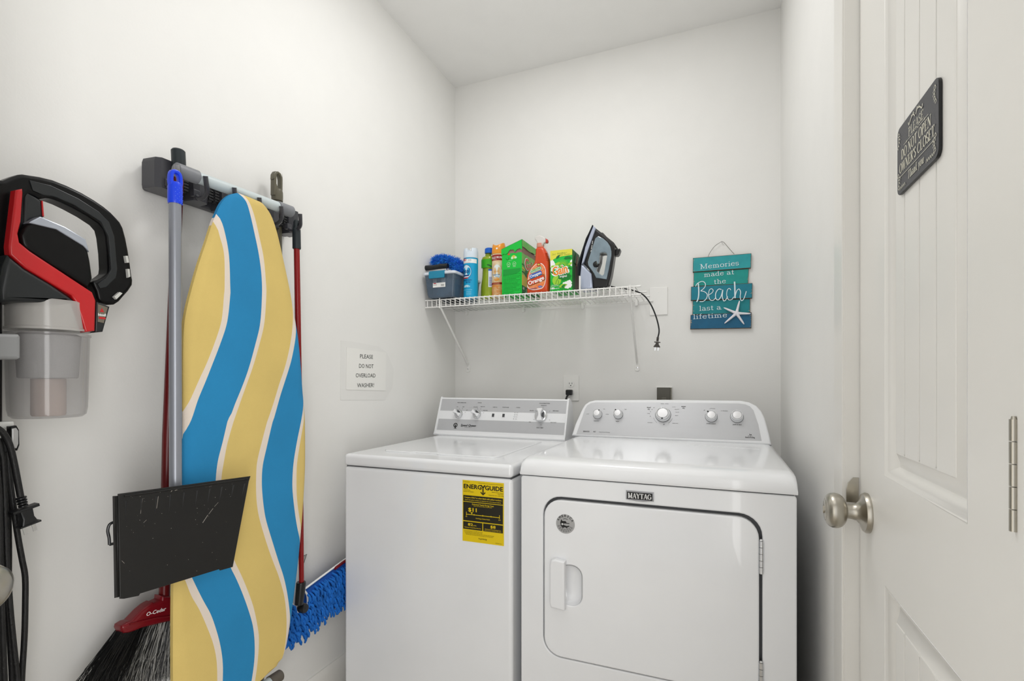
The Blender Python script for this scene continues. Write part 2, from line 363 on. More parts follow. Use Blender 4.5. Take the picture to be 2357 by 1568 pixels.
for sx_, sy_ in ((-1, 1), (1, 1), (-1, -1), (1, -1)):
    for k in range(5):
        a = k*.9; cx_ = sx_*(W2-.010-.0035*math.sin(a)); cy_ = sy_*(H2-.012-.006*k*.8)
        tx.ribbon(Fs, curve([(cx_-sx_*.004, cy_), (cx_, cy_+.003), (cx_+sx_*.003, cy_-.001), (cx_-sx_*.001, cy_-.003)], 4), .0012, SGT, h=hh)
        if sy_ < 0: tx.ribbon(Fs, curve([(sx_*(W2-.012-.006*k), -H2+.007), (sx_*(W2-.014-.006*k), -H2+.011), (sx_*(W2-.017-.006*k), -H2+.006)], 4), .0011, SGT, h=hh)
tx.build('lettering', so)
# entry door, swung open beside the camera, only its knob reaches the picture
n_ = Vector((.914, .38, 0)).normalized(); e_ = Vector((-.38, .914, 0)).normalized(); K = Vector((-.806, .32, .921))
Fe = Frame(K-n_*.062, e_, (0, 0, 1))
ed = MB().box((-.66, -.91, -.035), (.058, 1.12, 0), DOORM, .002, F=Fe).build('door_2', kind='structure')
MB().lathe([(.0, 0), (.033, 0), (.033, .006), (.02, .012), (.0125, .02), (.0115, .036), (.017, .042), (.026, .052), (.0285, .062), (.025, .072), (.017, .078), (0, .079)], K-n_*.062, n_, SATIN, 40).build('door_knob', ed)
# ---------------------------------------------------------------- washer
WX0, WX1, WY0, WY1 = -1.209, -.5745, 1.415, 2.13
wa = thing('washing_machine', 'white top-loading washing machine with grey control panel, left of the dryer', 'washing machine', (-.89, 1.77, 0))
MB().box((WX0, WY0, .02), (WX1, WY1, .8672), ENAMEL, .012, 4).build('body', wa)
MB().box((WX0+.006, WY0+.008, .855), (WX1-.006, WY1-.01, .875), GAPM).build('seam', wa)
for fx in (WX0+.06, WX1-.06):
    for fy in (WY0+.06, WY1-.06): MB().lathe([(.02, 0), (.022, .012), (.012, .014), (.012, .03)], (fx, fy, 0), (0, 0, 1), DARKG, 12).build('levelling_foot', wa)
top = MB().box((WX0-.001, WY0-.002, .8698), (WX1+.001, WY1, .911), ENAMEL, .013, 4); top.build('top_deck', wa)
# lid: slightly raised panel with rounded front corners and a finger dip
lx0, lx1, ly0, ly1 = -1.12, -.668, 1.508, 1.985
ol = rrect(lx0, ly0, lx1, ly1, .02, 5)
Ft = Frame((0, 0, 0), (1, 0, 0), (0, 1, 0))
lidout = [(lx0+.02, ly1), (lx0, ly1-.02), (lx0, ly0+.02), (lx0+.02, ly0), (-1.0, ly0), (-.985, ly0+.014), (-.90, ly0+.014), (-.885, ly0), (lx1-.03, ly0), (lx1-.01, ly0+.008), (lx1, ly0+.03), (lx1, ly1-.02), (lx1-.02, ly1)]
MB().plate(Ft, lidout[::-1], ENAMEL, th=.010, bev=.0035, h=.906).build('lid', wa)
# console: sloped front, deep right end cap visible
FW = Frame((-1.2, 2.05, .92), (1, 0, 0), (0, .34, .94))
cx0, cx1 = -1.219, -.597
prof = [(2.048, .9115), (2.046, .918), (2.0536, .930), (2.107, 1.078), (2.113, 1.084), (2.135, 1.080), (2.165, 1.055), (2.18, 1.0), (2.18, .9115)]
c = MB(); n = len(prof)
vs = [(x, a, b) for x in (cx0, cx1) for a, b in prof]
c.add(vs, [(i, (i+1) % n, n+(i+1) % n, n+i) for i in range(n)]+[tuple(range(n))[::-1], tuple(range(n, 2*n))], ENAMEL2)
con = c.build('console', wa)
for x in (cx0-.006, cx1):
    pr = [(a+(.003 if a > 2.1 else -.004), b+(.004 if b > 1 else 0)) for a, b in prof]
    ec = MB(); vs = [(xx, a, b) for xx in (x, x+.006) for a, b in pr]
    ec.add(vs, [(i, (i+1) % n, n+(i+1) % n, n+i) for i in range(n)]+[tuple(range(n))[::-1], tuple(range(n, 2*n))], ENAMEL2).build('end_cap', con)
A0, A1 = cx0+1.2+.004, cx1+1.2-.002
b0, b1, b2, b3 = [0.0167,0.0699,0.1098,0.1711]
b3 = min(b3, .168)
fp = MB(); q = .0006
fp.quad([(A0, b0, q), (A1, b0, q), (A1, b1, q), (A0, b1, q)], PANELG, FW)
fp.quad([(A0, b1, q), (A1, b1, q), (A1, b2, q), (A0, b2, q)], ENAMEL2, FW)
fp.quad([(A0, b2, q), (A1, b2, q), (A1, b3, q), (A0, b3, q)], PANELG, FW)
fp.build('control_panel', con, smooth=False)
wt = MB(); hh = .0012
def wpt(u, v): return None
PW = {'k1':(0.0918,0.0935),'k2':(0.1858,0.0944),'k3':(0.4959,0.097),'b1':(0.2633,0.0937),'b2':(0.3143,0.0941),'led0':(0.3675,0.1084),'led1':(0.3646,0.0795),'q':(0.0799,0.0404),'sq':(0.1458,0.0427),'sqs':(0.1463,0.0335),'wt':(0.0929,0.1505),'op':(0.1861,0.1517),'df':(0.2672,0.1321),'stp':(0.3185,0.1326),'stt':(0.3794,0.1329),'cs':(0.5003,0.1545),'ne':(0.4984,0.1445),'de':(0.4448,0.1204),'pp':(0.5544,0.1215),'sn':(0.4431,0.0685),'hd':(0.5501,0.0695),'bs':(0.492,0.0442),'ho':(0.1265,0.1148),'co':(0.0737,0.1301),'wm':(0.1057,0.1301),'er':(0.1687,0.1304),'el':(0.2048,0.1333),'hs':(0.2209,0.1154)}
def wtx(k, s, size, w, bold=.02, **kw): wt.text(FW, s, PW[k][0], PW[k][1]-size/2, size, INK, w=w, bold=bold, h=hh, **kw)
wtx('wt', 'WASH TEMPERATURE', .0038, .046); wtx('op', 'OPTIONS', .0038, .020); wtx('cs', 'CYCLE SELECTION', .0042, .048)
wtx('df', 'DEEP FILL', .0034, .022); wtx('stp', 'START/PAUSE', .0034, .031); wtx('stt', 'STATUS', .0034, .018)
wtx('ne', 'NORMAL ECO', .0034, .026); wtx('de', 'DELICATE', .0034, .019); wtx('pp', 'PERM PRESS', .0034, .026)
wtx('sn', 'SPIN', .0034, .009); wtx('hd', 'HEAVY DUTY', .0034, .026); wtx('bs', 'BULKY / SHEET', .0036, .030)
wtx('ho', 'HOT', .003, .007); wtx('co', 'COOL', .003, .009); wtx('wm', 'WARM', .003, .010)
wtx('er', 'EXTRA RINSE', .003, .022); wtx('el', 'HEAVY SOIL', .003, .022); wtx('hs', 'SECOND RINSE', .003, .022)
wtx('sq', 'Speed Queen', .0105, .078, bold=.035, shear=.25); wtx('sqs', 'COMMERCIAL HEAVY DUTY', .002, .038)
qa, qb = PW['q']
wt.disc(FW, qa, qb+.001, .0105, INK, ry=.0105, r0=.0038, h=hh); wt.ribbon(FW, [(qa-.001, qb+.004), (qa+.002, qb-.014)], .005, INK, h=hh)
wt.ribbon(FW, [(qa-.006, qb-.013), (qa+.008, qb-.0145)], .0022, INK, h=hh)
for k in range(4):
    a = PW['led0'][0]+(PW['led1'][0]-PW['led0'][0])*k/3; b = PW['led0'][1]+(PW['led1'][1]-PW['led0'][1])*k/3
    wt.disc(FW, a, b, .0014, INK, h=hh, seg=10); wt.text(FW, ['WASH', 'RINSE', 'SPIN', 'DONE'][k], a+.011, b-.001, .0024, INK, w=.009, h=hh)
for key, R in (('k1', .027), ('k2', .027), ('k3', .037)):
    for a in ((70, 100, 20) if key != 'k3' else (90, 35, 145, 205, 335, 270)):
        r = math.radians(a); p = PW[key]; wt.ribbon(FW, [(p[0]+R*math.cos(r), p[1]+R*math.sin(r)), (p[0]+(R+.005)*math.cos(r), p[1]+(R+.005)*math.sin(r))], .0009, INK, h=hh)
wt.build('lettering', con, smooth=False)
for k in ('b1', 'b2'):
    p = PW[k]; MB().plate(FW, rrect(p[0]-.0075, p[1]-.009, p[0]+.0075, p[1]+.009, .001), ENAMEL2, th=.0025, bev=.0006).plate(FW, rrect(p[0]-.0055, p[1]-.0075, p[0]+.0055, p[1]+.0075, .001), DARKG, th=.0015, bev=.0004, h=.002).build('button', con)
def wknob(k, R, ang, name):
    p = PW[k]; o = FW(p[0]-.004*R/.02, p[1]+.001, 0)
    ko = MB().lathe([(R*1.02, 0), (R*1.08, .003), (R*1.05, .006), (R*.9, .009), (R*.62, .0095), (0, .0095)], o, FW.n, CHROME, 32).build(name, con)
    # chrome disc body and pinched white grip bar across it
    MB().lathe([(R*.8, .006), (R*.78, .016), (R*.5, .017), (0, .017)], o, FW.n, PANELG, 28).build('dial_core', ko)
    G = Frame(o, FW.u*math.cos(ang)+FW.v*math.sin(ang), FW.v*math.cos(ang)-FW.u*math.sin(ang))
    out = [(-R*1.02, -R*.42), (-R*.5, -R*.34), (0, -R*.2), (R*.6, -R*.34), (R*.98, -R*.5), (R*1.05, 0), (R*.98, R*.5), (R*.6, R*.34), (0, R*.2), (-R*.5, R*.34), (-R*1.02, R*.42)]
    MB().plate(G, out, ENAMEL2, th=.018, bev=.003, h=.010, smooth=3).build('dial_grip', ko)
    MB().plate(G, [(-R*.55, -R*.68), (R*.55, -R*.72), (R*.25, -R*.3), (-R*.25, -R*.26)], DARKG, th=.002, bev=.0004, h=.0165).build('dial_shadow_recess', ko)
wknob('k1', .0195, math.radians(150), 'temperature_knob'); wknob('k2', .0195, math.radians(150), 'option_knob'); wknob('k3', .0265, math.radians(94), 'cycle_knob')
# energy label
YEL = mat('energy_label_yellow', '#e8c90a', .45, bump=.25, bscale=30); EBK = mat('energy_label_black', '#221f12', .4, bump=.2, bscale=30)
ew0, ew1, ez0, ez1 = -.7425, -.6010, .6625, .8540
Fg = Frame((ew0, WY0-.0004, ez0), (1, 0, 0), (0, 0, 1)); EW, EH = ew1-ew0, ez1-ez0
el = MB().plate(Fg, [(0, 0), (EW, 0), (EW, EH), (0, EH)], YEL, th=.0006, bev=.0001)
def eb(x0, y0, x1, y1, m=None, h=.0008): el.quad([(x0*EW, y0*EH, h), (x1*EW, y0*EH, h), (x1*EW, y1*EH, h), (x0*EW, y1*EH, h)], m or EBK, Fg)
def et(s, x, y, size, w, m=EBK, bold=.02, h=.0011, al='CENTER'): el.text(Fg, s, x*EW, y*EH, size*EH, m, w=w*EW, bold=bold, h=h, align=al)
et('ENERG', .25, .868, .072, .43, bold=.06); et('GUIDE', .765, .868, .072, .42, bold=.06)
el.ribbon(Fg, [(.455*EW, .94*EH), (.505*EW, .90*EH), (.505*EW, .80*EH)], .0042, EBK, h=.0011); el.ribbon(Fg, [(.555*EW, .94*EH), (.505*EW, .90*EH)], .0042, EBK, h=.0011)
el.ribbon(Fg, [(.45*EW, .825*EH), (.505*EW, .785*EH), (.56*EW, .825*EH)], .0038, EBK, h=.0011)
et('U.S. Government', .10, .968, .012, .16); et('Federal law prohibits removal of this label before consumer purchase.', .68, .965, .010, .58)
et('Clothes Washer', .12, .835, .013, .16); et('Capacity Class: Standard', .15, .812, .013, .25)
et('Alliance Laundry Systems', .85, .835, .013, .27); et('Model', .92, .81, .013, .12); et('Capacity 3.2 cubic feet', .82, .785, .013, .36)
eb(.02, .655, .98, .755); et('Compare ONLY to other labels with yellow numbers.', .5, .71, .025, .9, YEL); et('Labels with yellow numbers are based on the same test procedures.', .5, .675, .017, .88, YEL)
eb(.02, .34, .98, .645); et('Estimated Yearly Energy Cost', .5, .605, .026, .52, YEL); et('(when used with an electric water heater)', .5, .585, .012, .44, YEL)
et('$11', .26, .495, .062, .20, YEL, .06)
el.ribbon(Fg, [(.1*EW, .445*EH), (.9*EW, .445*EH)], .0018, YEL, h=.0011)
for xx in (.1, .9): el.ribbon(Fg, [(xx*EW, .425*EH), (xx*EW, .485*EH)], .0016, YEL, h=.0011)
for xx in (.29, .5, .7): el.ribbon(Fg, [(xx*EW, .435*EH), (xx*EW, .46*EH)], .0014, YEL, h=.0011)
el.add([(.2*EW, .483*EH, .0011), (.26*EW, .483*EH, .0011), (.23*EW, .452*EH, .0011)], [(0, 2, 1)], YEL, Fg)
et('$5', .1, .40, .016, .04, YEL); et('$44', .9, .40, .016, .05, YEL); et('Cost Range of Similar Models', .5, .385, .018, .34, YEL)
eb(.02, .20, .49, .325); eb(.51, .20, .98, .325); et('82', .20, .262, .042, .12, YEL, .05); et('kWh', .31, .262, .018, .07, YEL)
et('Estimated Yearly Electricity Use', .255, .225, .017, .40, YEL); et('$8', .745, .262, .045, .12, YEL, .05); et('Estimated Yearly Energy Cost', .745, .232, .015, .38, YEL); et('(when used with a natural gas water heater)', .745, .213, .011, .40, YEL)
for k, (s, x, ww) in enumerate((('Your cost will depend on your utility rates and use.', .27, .46), ('Cost range based only on standard capacity models.', .27, .44), ('Estimated energy cost based on six wash loads a week and a national average', .42, .70), ('electricity cost of 12 cents per kWh and natural gas cost of $1.09 per therm.', .42, .66))): et(s, x, .172-k*.02, .011, ww)
et('ftc.gov/energy', .5, .06, .022, .20); et('(345678 U.S.A.)', .88, .025, .010, .15)
el.build('energy_label', wa, smooth=False)
# ---------------------------------------------------------------- dryer
DX0, DX1, DYF, DYB = -.5515, .185, 1.43, 2.18
dr = thing('dryer', 'wide white front-loading dryer with five round knobs, right of the washing machine', 'dryer', (-.18, 1.8, 0))
# door recess cut into the front face
gx0, gx1, gz0, gz1 = -.4805, .1075, .350, .824
FF = FY(DYF)
def rr(i, r=.055, tap=0):
    return rrect(gx0+i, gz0+i, gx1-i, gz1-i, r-i*.5, 7)
b = MB()
b.box((DX0, DYF+.02, .02), (DX1, DYB, .872), ENAMEL, .006, 2)
b.plate(FF, rrect(DX0, 0.02, DX1, .8792, .008, 3), ENAMEL, th=.024, bev=.004, holes=[rr(0)[::-1]], h=-.024)
b.build('body', dr)
MB().plate(FF, rr(.0), GAPM, th=.004, bev=.0005, h=-.0205).build('door_recess', dr)
MB().box((DX0+.006, DYF+.006, .872), (DX1-.006, DYB-.01, .884), GAPM).build('seam', dr)
for fx in (DX0+.06, DX1-.06):
    for fy in (DYF+.06, DYB-.06): MB().lathe([(.02, 0), (.022, .012), (.012, .014), (.012, .03)], (fx, fy, 0), (0, 0, 1), DARKG, 12).build('levelling_foot', dr)
# door leaf with a finger pocket right of the handle
hx0, hx1, hz0, hz1 = -.452, -.3615, .505, .632
leaf = [(gx0+.004, gz0+.002+.05)]
leaf = rrect(gx0+.0040, gz0+.0040, gx1-.0075, gz1-.0085, .052, 7)
pk = rrect(-.428, .512, -.3614, .628, .030, 6)
dd = MB().plate(FF, leaf, ENAMEL, th=.022, bev=.0045, holes=[pk[::-1]], h=-.018)
dleaf = dd.build('door', dr)
pb = MB(); n = len(pk); cx_, cz_ = -.395, .57
vs = []; ringsd = [(1, .0035), (.985, .001), (.92, -.006), (.8, -.0115), (.5, -.0145), (0.001, -.015)]
for s_, h_ in ringsd: vs += [(cx_+(x-cx_)*s_, cz_+(z_-cz_)*s_, h_-.001) for x, z_ in pk]
pb.add(vs, [(k*n+i, k*n+(i+1) % n, (k+1)*n+(i+1) % n, (k+1)*n+i) for k in range(len(ringsd)-1) for i in range(n)], ENAMEL, FF)
pb.build('finger_pocket', dleaf, wn=False, ang=80)
# handle: thick bar rounded at the left, sharp grip edge on the right
hb = MB(); ho = [(-.4125, hz0-.004), (-.4125, hz1+.012), (-.437, hz1+.014), (-.449, hz1+.009), (-.4535, hz1-.004), (-.4535, hz0+.010), (-.449, hz0-.001), (-.437, hz0-.002)]
hb.plate(FF, [(-.408, hz0-.004), (-.408, hz1+.010)]+ho[2:], ENAMEL2, th=.022, bev=.005, h=.002)
hb.build('handle', dleaf)
for z0 in [0.6764,0.3668]:
    hi = MB()
    for k in range(5):
        hi.tube([(.1045, DYF-.003, z0+.0168*k), (.1045, DYF-.003, z0+.0168*k+.0158)], .0052, CHROME, 12)
    hi.tube([(.1045, DYF-.003, z0+.084), (.1045, DYF-.003, z0+.088)], [.0048, .002], CHROME, 12)
    hi.build('hinge', dr)
# top: rounded front, gentle dish
tp = MB(); prof = [(DYF-.002, .8825), (DYF-.004, .890), (DYF-.002, .908), (DYF+.006, .922), (DYF+.022, .931), (DYF+.06, .9345), (DYF+.3, .9345), (DYB-.01, .9345), (DYB, .93), (DYB, .8825)]
xs = [(DX0-.002, -.016), (DX0+.001, -.006), (DX0+.012, -.0012), (DX0+.03, 0), (DX1-.03, 0), (DX1-.012, -.0012), (DX1-.001, -.006), (DX1+.002, -.016)]
n = len(prof); vs = []
for x, dz in xs:
    for a, b_ in prof: vs.append((x, a, b_+(dz if b_ > .9 else 0)))
fs = [(j*n+i, (j+1)*n+i, (j+1)*n+(i+1) % n, j*n+(i+1) % n) for j in range(len(xs)-1) for i in range(n)]
fs += [tuple(range(n)), tuple((len(xs)-1)*n+i for i in range(n))[::-1]]
tp.add(vs, [f[::-1] for f in fs], ENAMEL).build('top_panel', dr, ang=50)
li = MB(); li.ribbon(Ft, [(-0.0912,2.0194),(0.1105,1.9611),(0.1084,1.9237),(-0.0965,1.9683),(-0.0912,2.0194)], .0012, PANELG, h=.9349)
li.plate(Ft, [(-0.1054,1.9377),(-0.103,2.0364),(0.1141,1.9751),(0.1328,1.8869)], ENAMEL, th=.002, bev=.0004, h=.9335)
li.build('lint_screen_lid', dr, smooth=False)
# console
FC = Frame((-.19, 2.05, .935), (1, 0, 0), (0, .40, .9165))
o_out = [(-0.3728,0.0014),(-0.3617,0.0545),(-0.3459,0.1016),(-0.3387,0.1234),(-0.3292,0.1414),(-0.3135,0.1546),(-0.288,0.1619),(0.0018,0.1685),(0.2732,0.1693),(0.3047,0.1627),(0.3282,0.1491),(0.3438,0.1286),(0.3546,0.1013),(0.3658,0.0477),(0.374,-0.0015)]
o_in = [(-0.3529,0.007),(-0.3342,0.0883),(-0.327,0.1198),(-0.3192,0.1357),(-0.3052,0.1458),(-0.2851,0.1501),(0.0124,0.1547),(0.2669,0.1558),(0.2895,0.1527),(0.3058,0.1451),(0.3173,0.1297),(0.3326,0.0734),(0.3418,0.0109)]
cs = MB(); cs.plate(FC, o_out[::-1], ENAMEL2, th=.085, bev=.006, h=-.083)
con = cs.build('console', dr)
MB().plate(FC, o_in[::-1], PANELS, th=.002, bev=.0004, h=.0008).build('control_panel', con)
KP = [(-0.2712,0.096),(-0.1855,0.0983),(-0.0085,0.102),(0.1701,0.0997),(0.2604,0.1013)]
KR = (.0165, .0165, .0255, .0190, .0198)
KN = ('temperature_knob', 'signal_knob', 'cycle_knob', 'wrinkle_knob', 'start_knob')
KA = (50, 125, 268, 135, 90)
for p, R, nm, an in zip(KP, KR, KN, KA):
    o = FC(p[0], p[1], 0)
    ko = MB().lathe([(R*1.12, .002), (R*1.14, .004), (R*1.08, .006), (R*1.03, .007), (R*1.0, .022), (R*1.02, .023), (R*1.0, .026), (R*.93, .0272), (R*.84, .0262), (R*.80, .0245), (R*.78, .0245)], o, FC.n, ENAMEL2, 40, cap=False).build(nm, con)
    MB().lathe([(R*1.2, .0016), (R*1.19, .004), (R*1.1, .0045)], o, FC.n, DARKG, 36, cap=False).build('knob_base', ko)
    MB().lathe([(R*.93, .0265), (R*.90, .0276), (R*.86, .0272), (R*.80, .0255)], o, FC.n, CHROME, 40, cap=False).build('knob_ring', ko)
    MB().lathe([(R*.79, .0246), (R*.74, .0262), (R*.4, .0266), (0.0001, .0267)], o, FC.n, mat('bright_knob_face', '#f3f3f5', .22, metal=.35, bump=.03, bscale=300), 40).build('knob_face', ko)
    if nm != 'start_knob':
        g = math.radians(an); c_ = FC(p[0]+R*.9*math.cos(g), p[1]+R*.9*math.sin(g), .0275)
        MB().lathe([(R*.13, -.001), (R*.13, .0008), (0, .0009)], c_, FC.n, INK if R < .02 else DARKG, 14, sx=1.3).build('knob_pointer', ko)
dt = MB(); hh = .0032
DT = {'timed':(-0.0653,0.1325),'dry1':(-0.065,0.125),'sensor':(0.0681,0.14),'dry2':(0.0682,0.1327),'off':(-0.0043,0.0623),'bravos':(-0.3117,0.0205),'mct':(-0.277,0.0206),'mctt':(-0.2365,0.0203),'air':(-0.3137,0.0976),'hi1':(-0.2458,0.1217),'sen':(-0.2312,0.0989),'hi2':(-0.1578,0.1218),'tmp':(-0.274,0.068),'sig':(-0.1869,0.069),'wr':(0.1692,0.0711),'ps':(0.2612,0.0708),'touch':(-0.0042,0.1497),'more':(0.0312,0.1365),'energy':(0.043,0.1266),'less':(0.045,0.1148),'damp':(0.0429,0.101),'wl':(-0.058,0.0677),'wr2':(0.0382,0.0683),'l60':(-0.0449,0.132),'l50':(-0.0521,0.1234),'l40':(-0.0576,0.1139),'l30':(-0.0649,0.1063),'l20':(-0.0576,0.0944),'woff':(0.1446,0.1254),'won':(0.2163,0.1245),'wtop':(0.1744,0.1333),'hp':(0.3048,0.0334),'hp2':(0.3047,0.0275),'sd':(0.3031,0.0224)}
def dtx(k, s, size, w, bold=.015, m=INK, **kw): dt.text(FC, s, DT[k][0], DT[k][1]-size/2, size, m, w=w, bold=bold, h=hh, **kw)
dtx('timed', 'timed', .0058, .0150, .03); dtx('dry1', 'dry', .0058, .0085, .03); dtx('sensor', 'sensor', .0058, .0175, .03); dtx('dry2', 'dry', .0058, .0085, .03)
dtx('off', 'off', .004, .006, .03); dtx('bravos', 'BRAVOS', .0062, .0255, .02); dtx('mct', 'MCT', .0055, .0095, .02); dtx('mctt', 'Maytag Commercial Technology', .003, .044, 0)
dtx('air', 'air fluff', .003, .0105, 0); dtx('hi1', 'high', .003, .0075, 0); dtx('sen', 'sanitize', .003, .013, 0); dtx('hi2', 'high', .003, .0075, 0)
dtx('tmp', 'temperature', .0035, .022, .02); dtx('sig', 'signal', .0035, .013, .02); dtx('wr', 'wrinkle control', .0040, .033, .03); dtx('ps', 'push to start', .0044, .030, .03)
dtx('touch', 'touch up     cool down', .0032, .030); dtx('more', 'more dry', .003, .012, 0); dtx('energy', 'energy preferred', .003, .017, 0); dtx('less', 'less dry', .003, .013, 0); dtx('damp', 'damp dry', .003, .011, 0)
dtx('wl', 'wrinkle control', .0028, .019); dtx('wr2', 'wrinkle control', .0028, .021)
for k, s in (('l60', '60'), ('l50', '50'), ('l40', '40'), ('l30', 'ready'), ('l20', '20')): dtx(k, s, .003, .004 if len(s) < 3 else .011, 0)
dtx('woff', 'off', .003, .005, .02); dtx('won', 'on 150 minutes', .0032, .024, .01); dtx('wtop', 'on 60 minutes', .0028, .020, 0)
dtx('hp', 'he', .006, .008, .03, shear=.2); dtx('hp2', 'high efficiency', .0028, .018, 0); dtx('sd', 'SensorDrying', .0052, .032, .03)
p = KP[2]
for a0, a1 in ((195, 235), (305, 345)):
    dt.ribbon(FC, [(p[0]+.037*math.cos(math.radians(a0+(a1-a0)*k/8)), p[1]-.004+.037*math.sin(math.radians(a0+(a1-a0)*k/8))) for k in range(9)], .0006, INK, h=hh)
dt.build('lettering', con, smooth=False)
# name badge and round medallion
Fb = Frame((-.198, DYF-.0002, .8472), (1, 0, 0), (0, 0, 1))
bd = MB().plate(Fb, [(-.0375, -.0115), (-.01, -.0145), (.01, -.0145), (.0375, -.0115), (.0375, .0125), (-.0375, .0125)], mat('badge_frame', '#8f8f91', .3, metal=.8), th=.004, bev=.0012)
bdo = bd.build('name_badge', dr)
bk = MB().quad([(-.0345, -.0100, .0043), (.0345, -.0100, .0043), (.0345, .0098, .0043), (-.0345, .0098, .0043)], INK, Fb)
serif(bk, Fb, 'MAYTAG', 0, -.0072, .0142, mat('silver_print', '#d6d6d6', .4), .064, T=.22, t=.09, h=.0048); bk.build('lettering', bdo, smooth=False)
Fm = Frame((-.4105, DYF-.0038, .7475), (1, 0, 0), (0, 0, 1)); MED = mat('brushed_medallion', '#a9a9a9', .4, metal=.5)
me_ = MB().lathe([(.0, -.0005), (.0282, 0), (.0282, .0007), (.0278, .001), (0, .001)], Fm(0, 0, 0), Fm.n, MED, 40)
for k, ch in enumerate('AMERICA'):
    a = math.radians(152-k*20.5); me_.text(Fm, ch, .0225*math.cos(a)*.93, .0225*math.sin(a)*.93-.0, .0068, INK, w=.0052 if ch != 'I' else .0015, bold=.04, rot=a-PI/2, h=.0014)
mp = [(-.0125, .0135), (-.009, .008), (.001, .0085), (.004, .004), (.012, .0035), (.0125, .0015), (.003, .0018), (-.006, .001), (-.005, -.003), (.004, -.0055), (.012, -.0035), (.012, -.0065), (.006, -.009), (.0055, -.0135), (.003, -.0105), (-.002, -.0095), (-.008, -.0125), (-.0135, -.0055), (-.0155, .002)]
me_.plate(Fm, mp, INK, th=.0003, bev=.00005, h=.0011)
me_.ribbon(Fm, [(.014*math.cos(math.radians(a)), .0155*math.sin(math.radians(a))) for a in range(60, 121, 10)], .0012, INK, h=.0014)
for R in (.0155, .0180, .0205, .023):
    for a0 in range(195, 345, 19):
        me_.ribbon(Fm, [(R*math.cos(math.radians(a0+j*4)), R*math.sin(math.radians(a0+j*4))) for j in range(4)], .0009, INK, h=.0014)
star = [((.0042 if k % 2 else .0017)*math.cos(PI/2+k*PI/5)-.009, (.0042 if k % 2 else .0017)*math.sin(PI/2+k*PI/5)-.001, .0016) for k in range(10)]
me_.add(star, [tuple(range(10))], WHITEP, Fm)
me_.build('medallion', dr, smooth=False)
# ---------------------------------------------------------------- wall fittings on the back wall
Fo = Frame((-.6612, YB, 1.1287), (1, 0, 0), (0, 0, 1))
ou = MB().plate(Fo, rrect(-.0395, -.0625, .0395, .0625, .004), PLATEM, th=.006, bev=.0022)
oo = ou.build('electrical_outlet', label='ivory duplex electrical outlet above the washing machine console', category='outlet')
for z_ in (.020, -.020):
    r_ = MB().plate(Fo, [(.0165*math.cos(a)*1, max(-.0145, min(.0145, .0175*math.sin(a)))+z_) for a in [k*PI/12 for k in range(24)]], PLATEM, th=.003, bev=.0007, h=.0062)
    if z_ > 0:
        for x_ in (-.0065, .0065): r_.box((x_-.001, z_-.001, .009), (x_+.001, z_+.007, .0098), INK, F=Fo)
        r_.disc(Fo, 0, z_-.0075, .0026, INK, h=.0097, seg=12)
    r_.build('receptacle', oo)
MB().lathe([(.0022, 0), (.002, .001), (0, .0012)], Fo(0, 0, .006), Fo.n, CHROME, 10).build('screw', oo)
pl = MB().box((-.020, -.034, .009), (.012, -.008, .034), BLACK, .005, 3, F=Fo)
plug = solo(pl, 'power_plug', 'black right-angle plug pushed into the lower outlet socket', 'plug')
MB().tube(curve([Fo(-.006, -.03, .03), Fo(-.014, -.046, .034), Fo(-.016, -.075, .034), Fo(-.012, -.3, .03), Fo(0, -.6, .03)], 6), .0045, BLACK, 10).build('cord', plug)
Fp = Frame((-.248, YB, 1.530), (1, 0, 0), (0, 0, 1))
bp = MB().plate(Fp, rrect(-.0402, -.064, .0402, .064, .003), PLATEM, th=.006, bev=.0022)
bpo = solo(bp, 'blank_wall_plate', 'blank ivory wall plate right of the wire shelf', 'wall plate')
for z_ in (.042, -.042): MB().lathe([(.003, 0), (.0028, .001), (0, .0013)], Fp(0, z_, .006), Fp.n, PLATEM, 10).build('screw', bpo)
# grey receptacle box behind the dryer console
Fv = Frame((-.2225, YB, 1.098), (1, 0, 0), (0, 0, 1))
vb = MB().plate(Fv, rrect(-.036, -.06, .036, .040, .003), PLATEM, th=.007, bev=.002)
vbo = solo(vb, 'dryer_outlet_box', 'dark grey recessed dryer outlet box just above the dryer console', 'outlet box')
DKB = mat('bronze_grey_plastic', '#56534a', .35)
MB().box((-.031, -.056, .007), (.028, .036, .022), DKB, .002, F=Fv).build('socket_cover', vbo)
MB().box((.0285, -.056, .007), (.034, .036, .020), mat('grey_side', '#8d897e', .4), .001, F=Fv).build('cover_flap', vbo)
for k in range(3): MB().box((-.010, -.012-.006*k, .022), (.010, -.0105-.006*k, .0224), mat('grey_side', '#8d897e', .4), F=Fv).build('rib', vbo)
# ---------------------------------------------------------------- left wall: notice, rack, board, brooms
TAPE = mat('clear_tape', '#e9e8e5', .35, spec=.5)
# paper notice in a clear sleeve
FP = FX(XL)
q4 = [(1.538,1.2929),(1.7849,1.2854),(1.7804,1.123),(1.5344,1.1321)]
nt_ = MB().plate(FP, [(a, b) for a, b in q4], PAPER, th=.0012, bev=.0002, h=.0012)
no = solo(nt_, 'paper_notice', 'white paper notice in a faint clear sleeve on the left wall beside the washing machine', 'notice')
t5 = [(1.507,1.3163),(1.56,1.3167),(1.7373,1.3075),(1.791,1.2848),(1.8409,1.2154),(1.8314,1.1361),(1.7789,1.0834),(1.5046,1.0937)]
MB().plate(FP, t5, TAPE, th=.0009, bev=.0001, h=.0001).build('clear_sleeve', no)
NC = [(1.6545,1.2545),(1.6531,1.2162),(1.6504,1.1787),(1.6504,1.1396)]
for (a, b), s_, w_ in zip(NC, ('PLEASE', 'DO NOT', 'OVERLOAD', 'WASHER!'), (.080, .090, .122, .104)):
    MB().text(FP, s_, a, b, .0165, INK, w=w_, h=.0028).build('text_line', no, smooth=False)
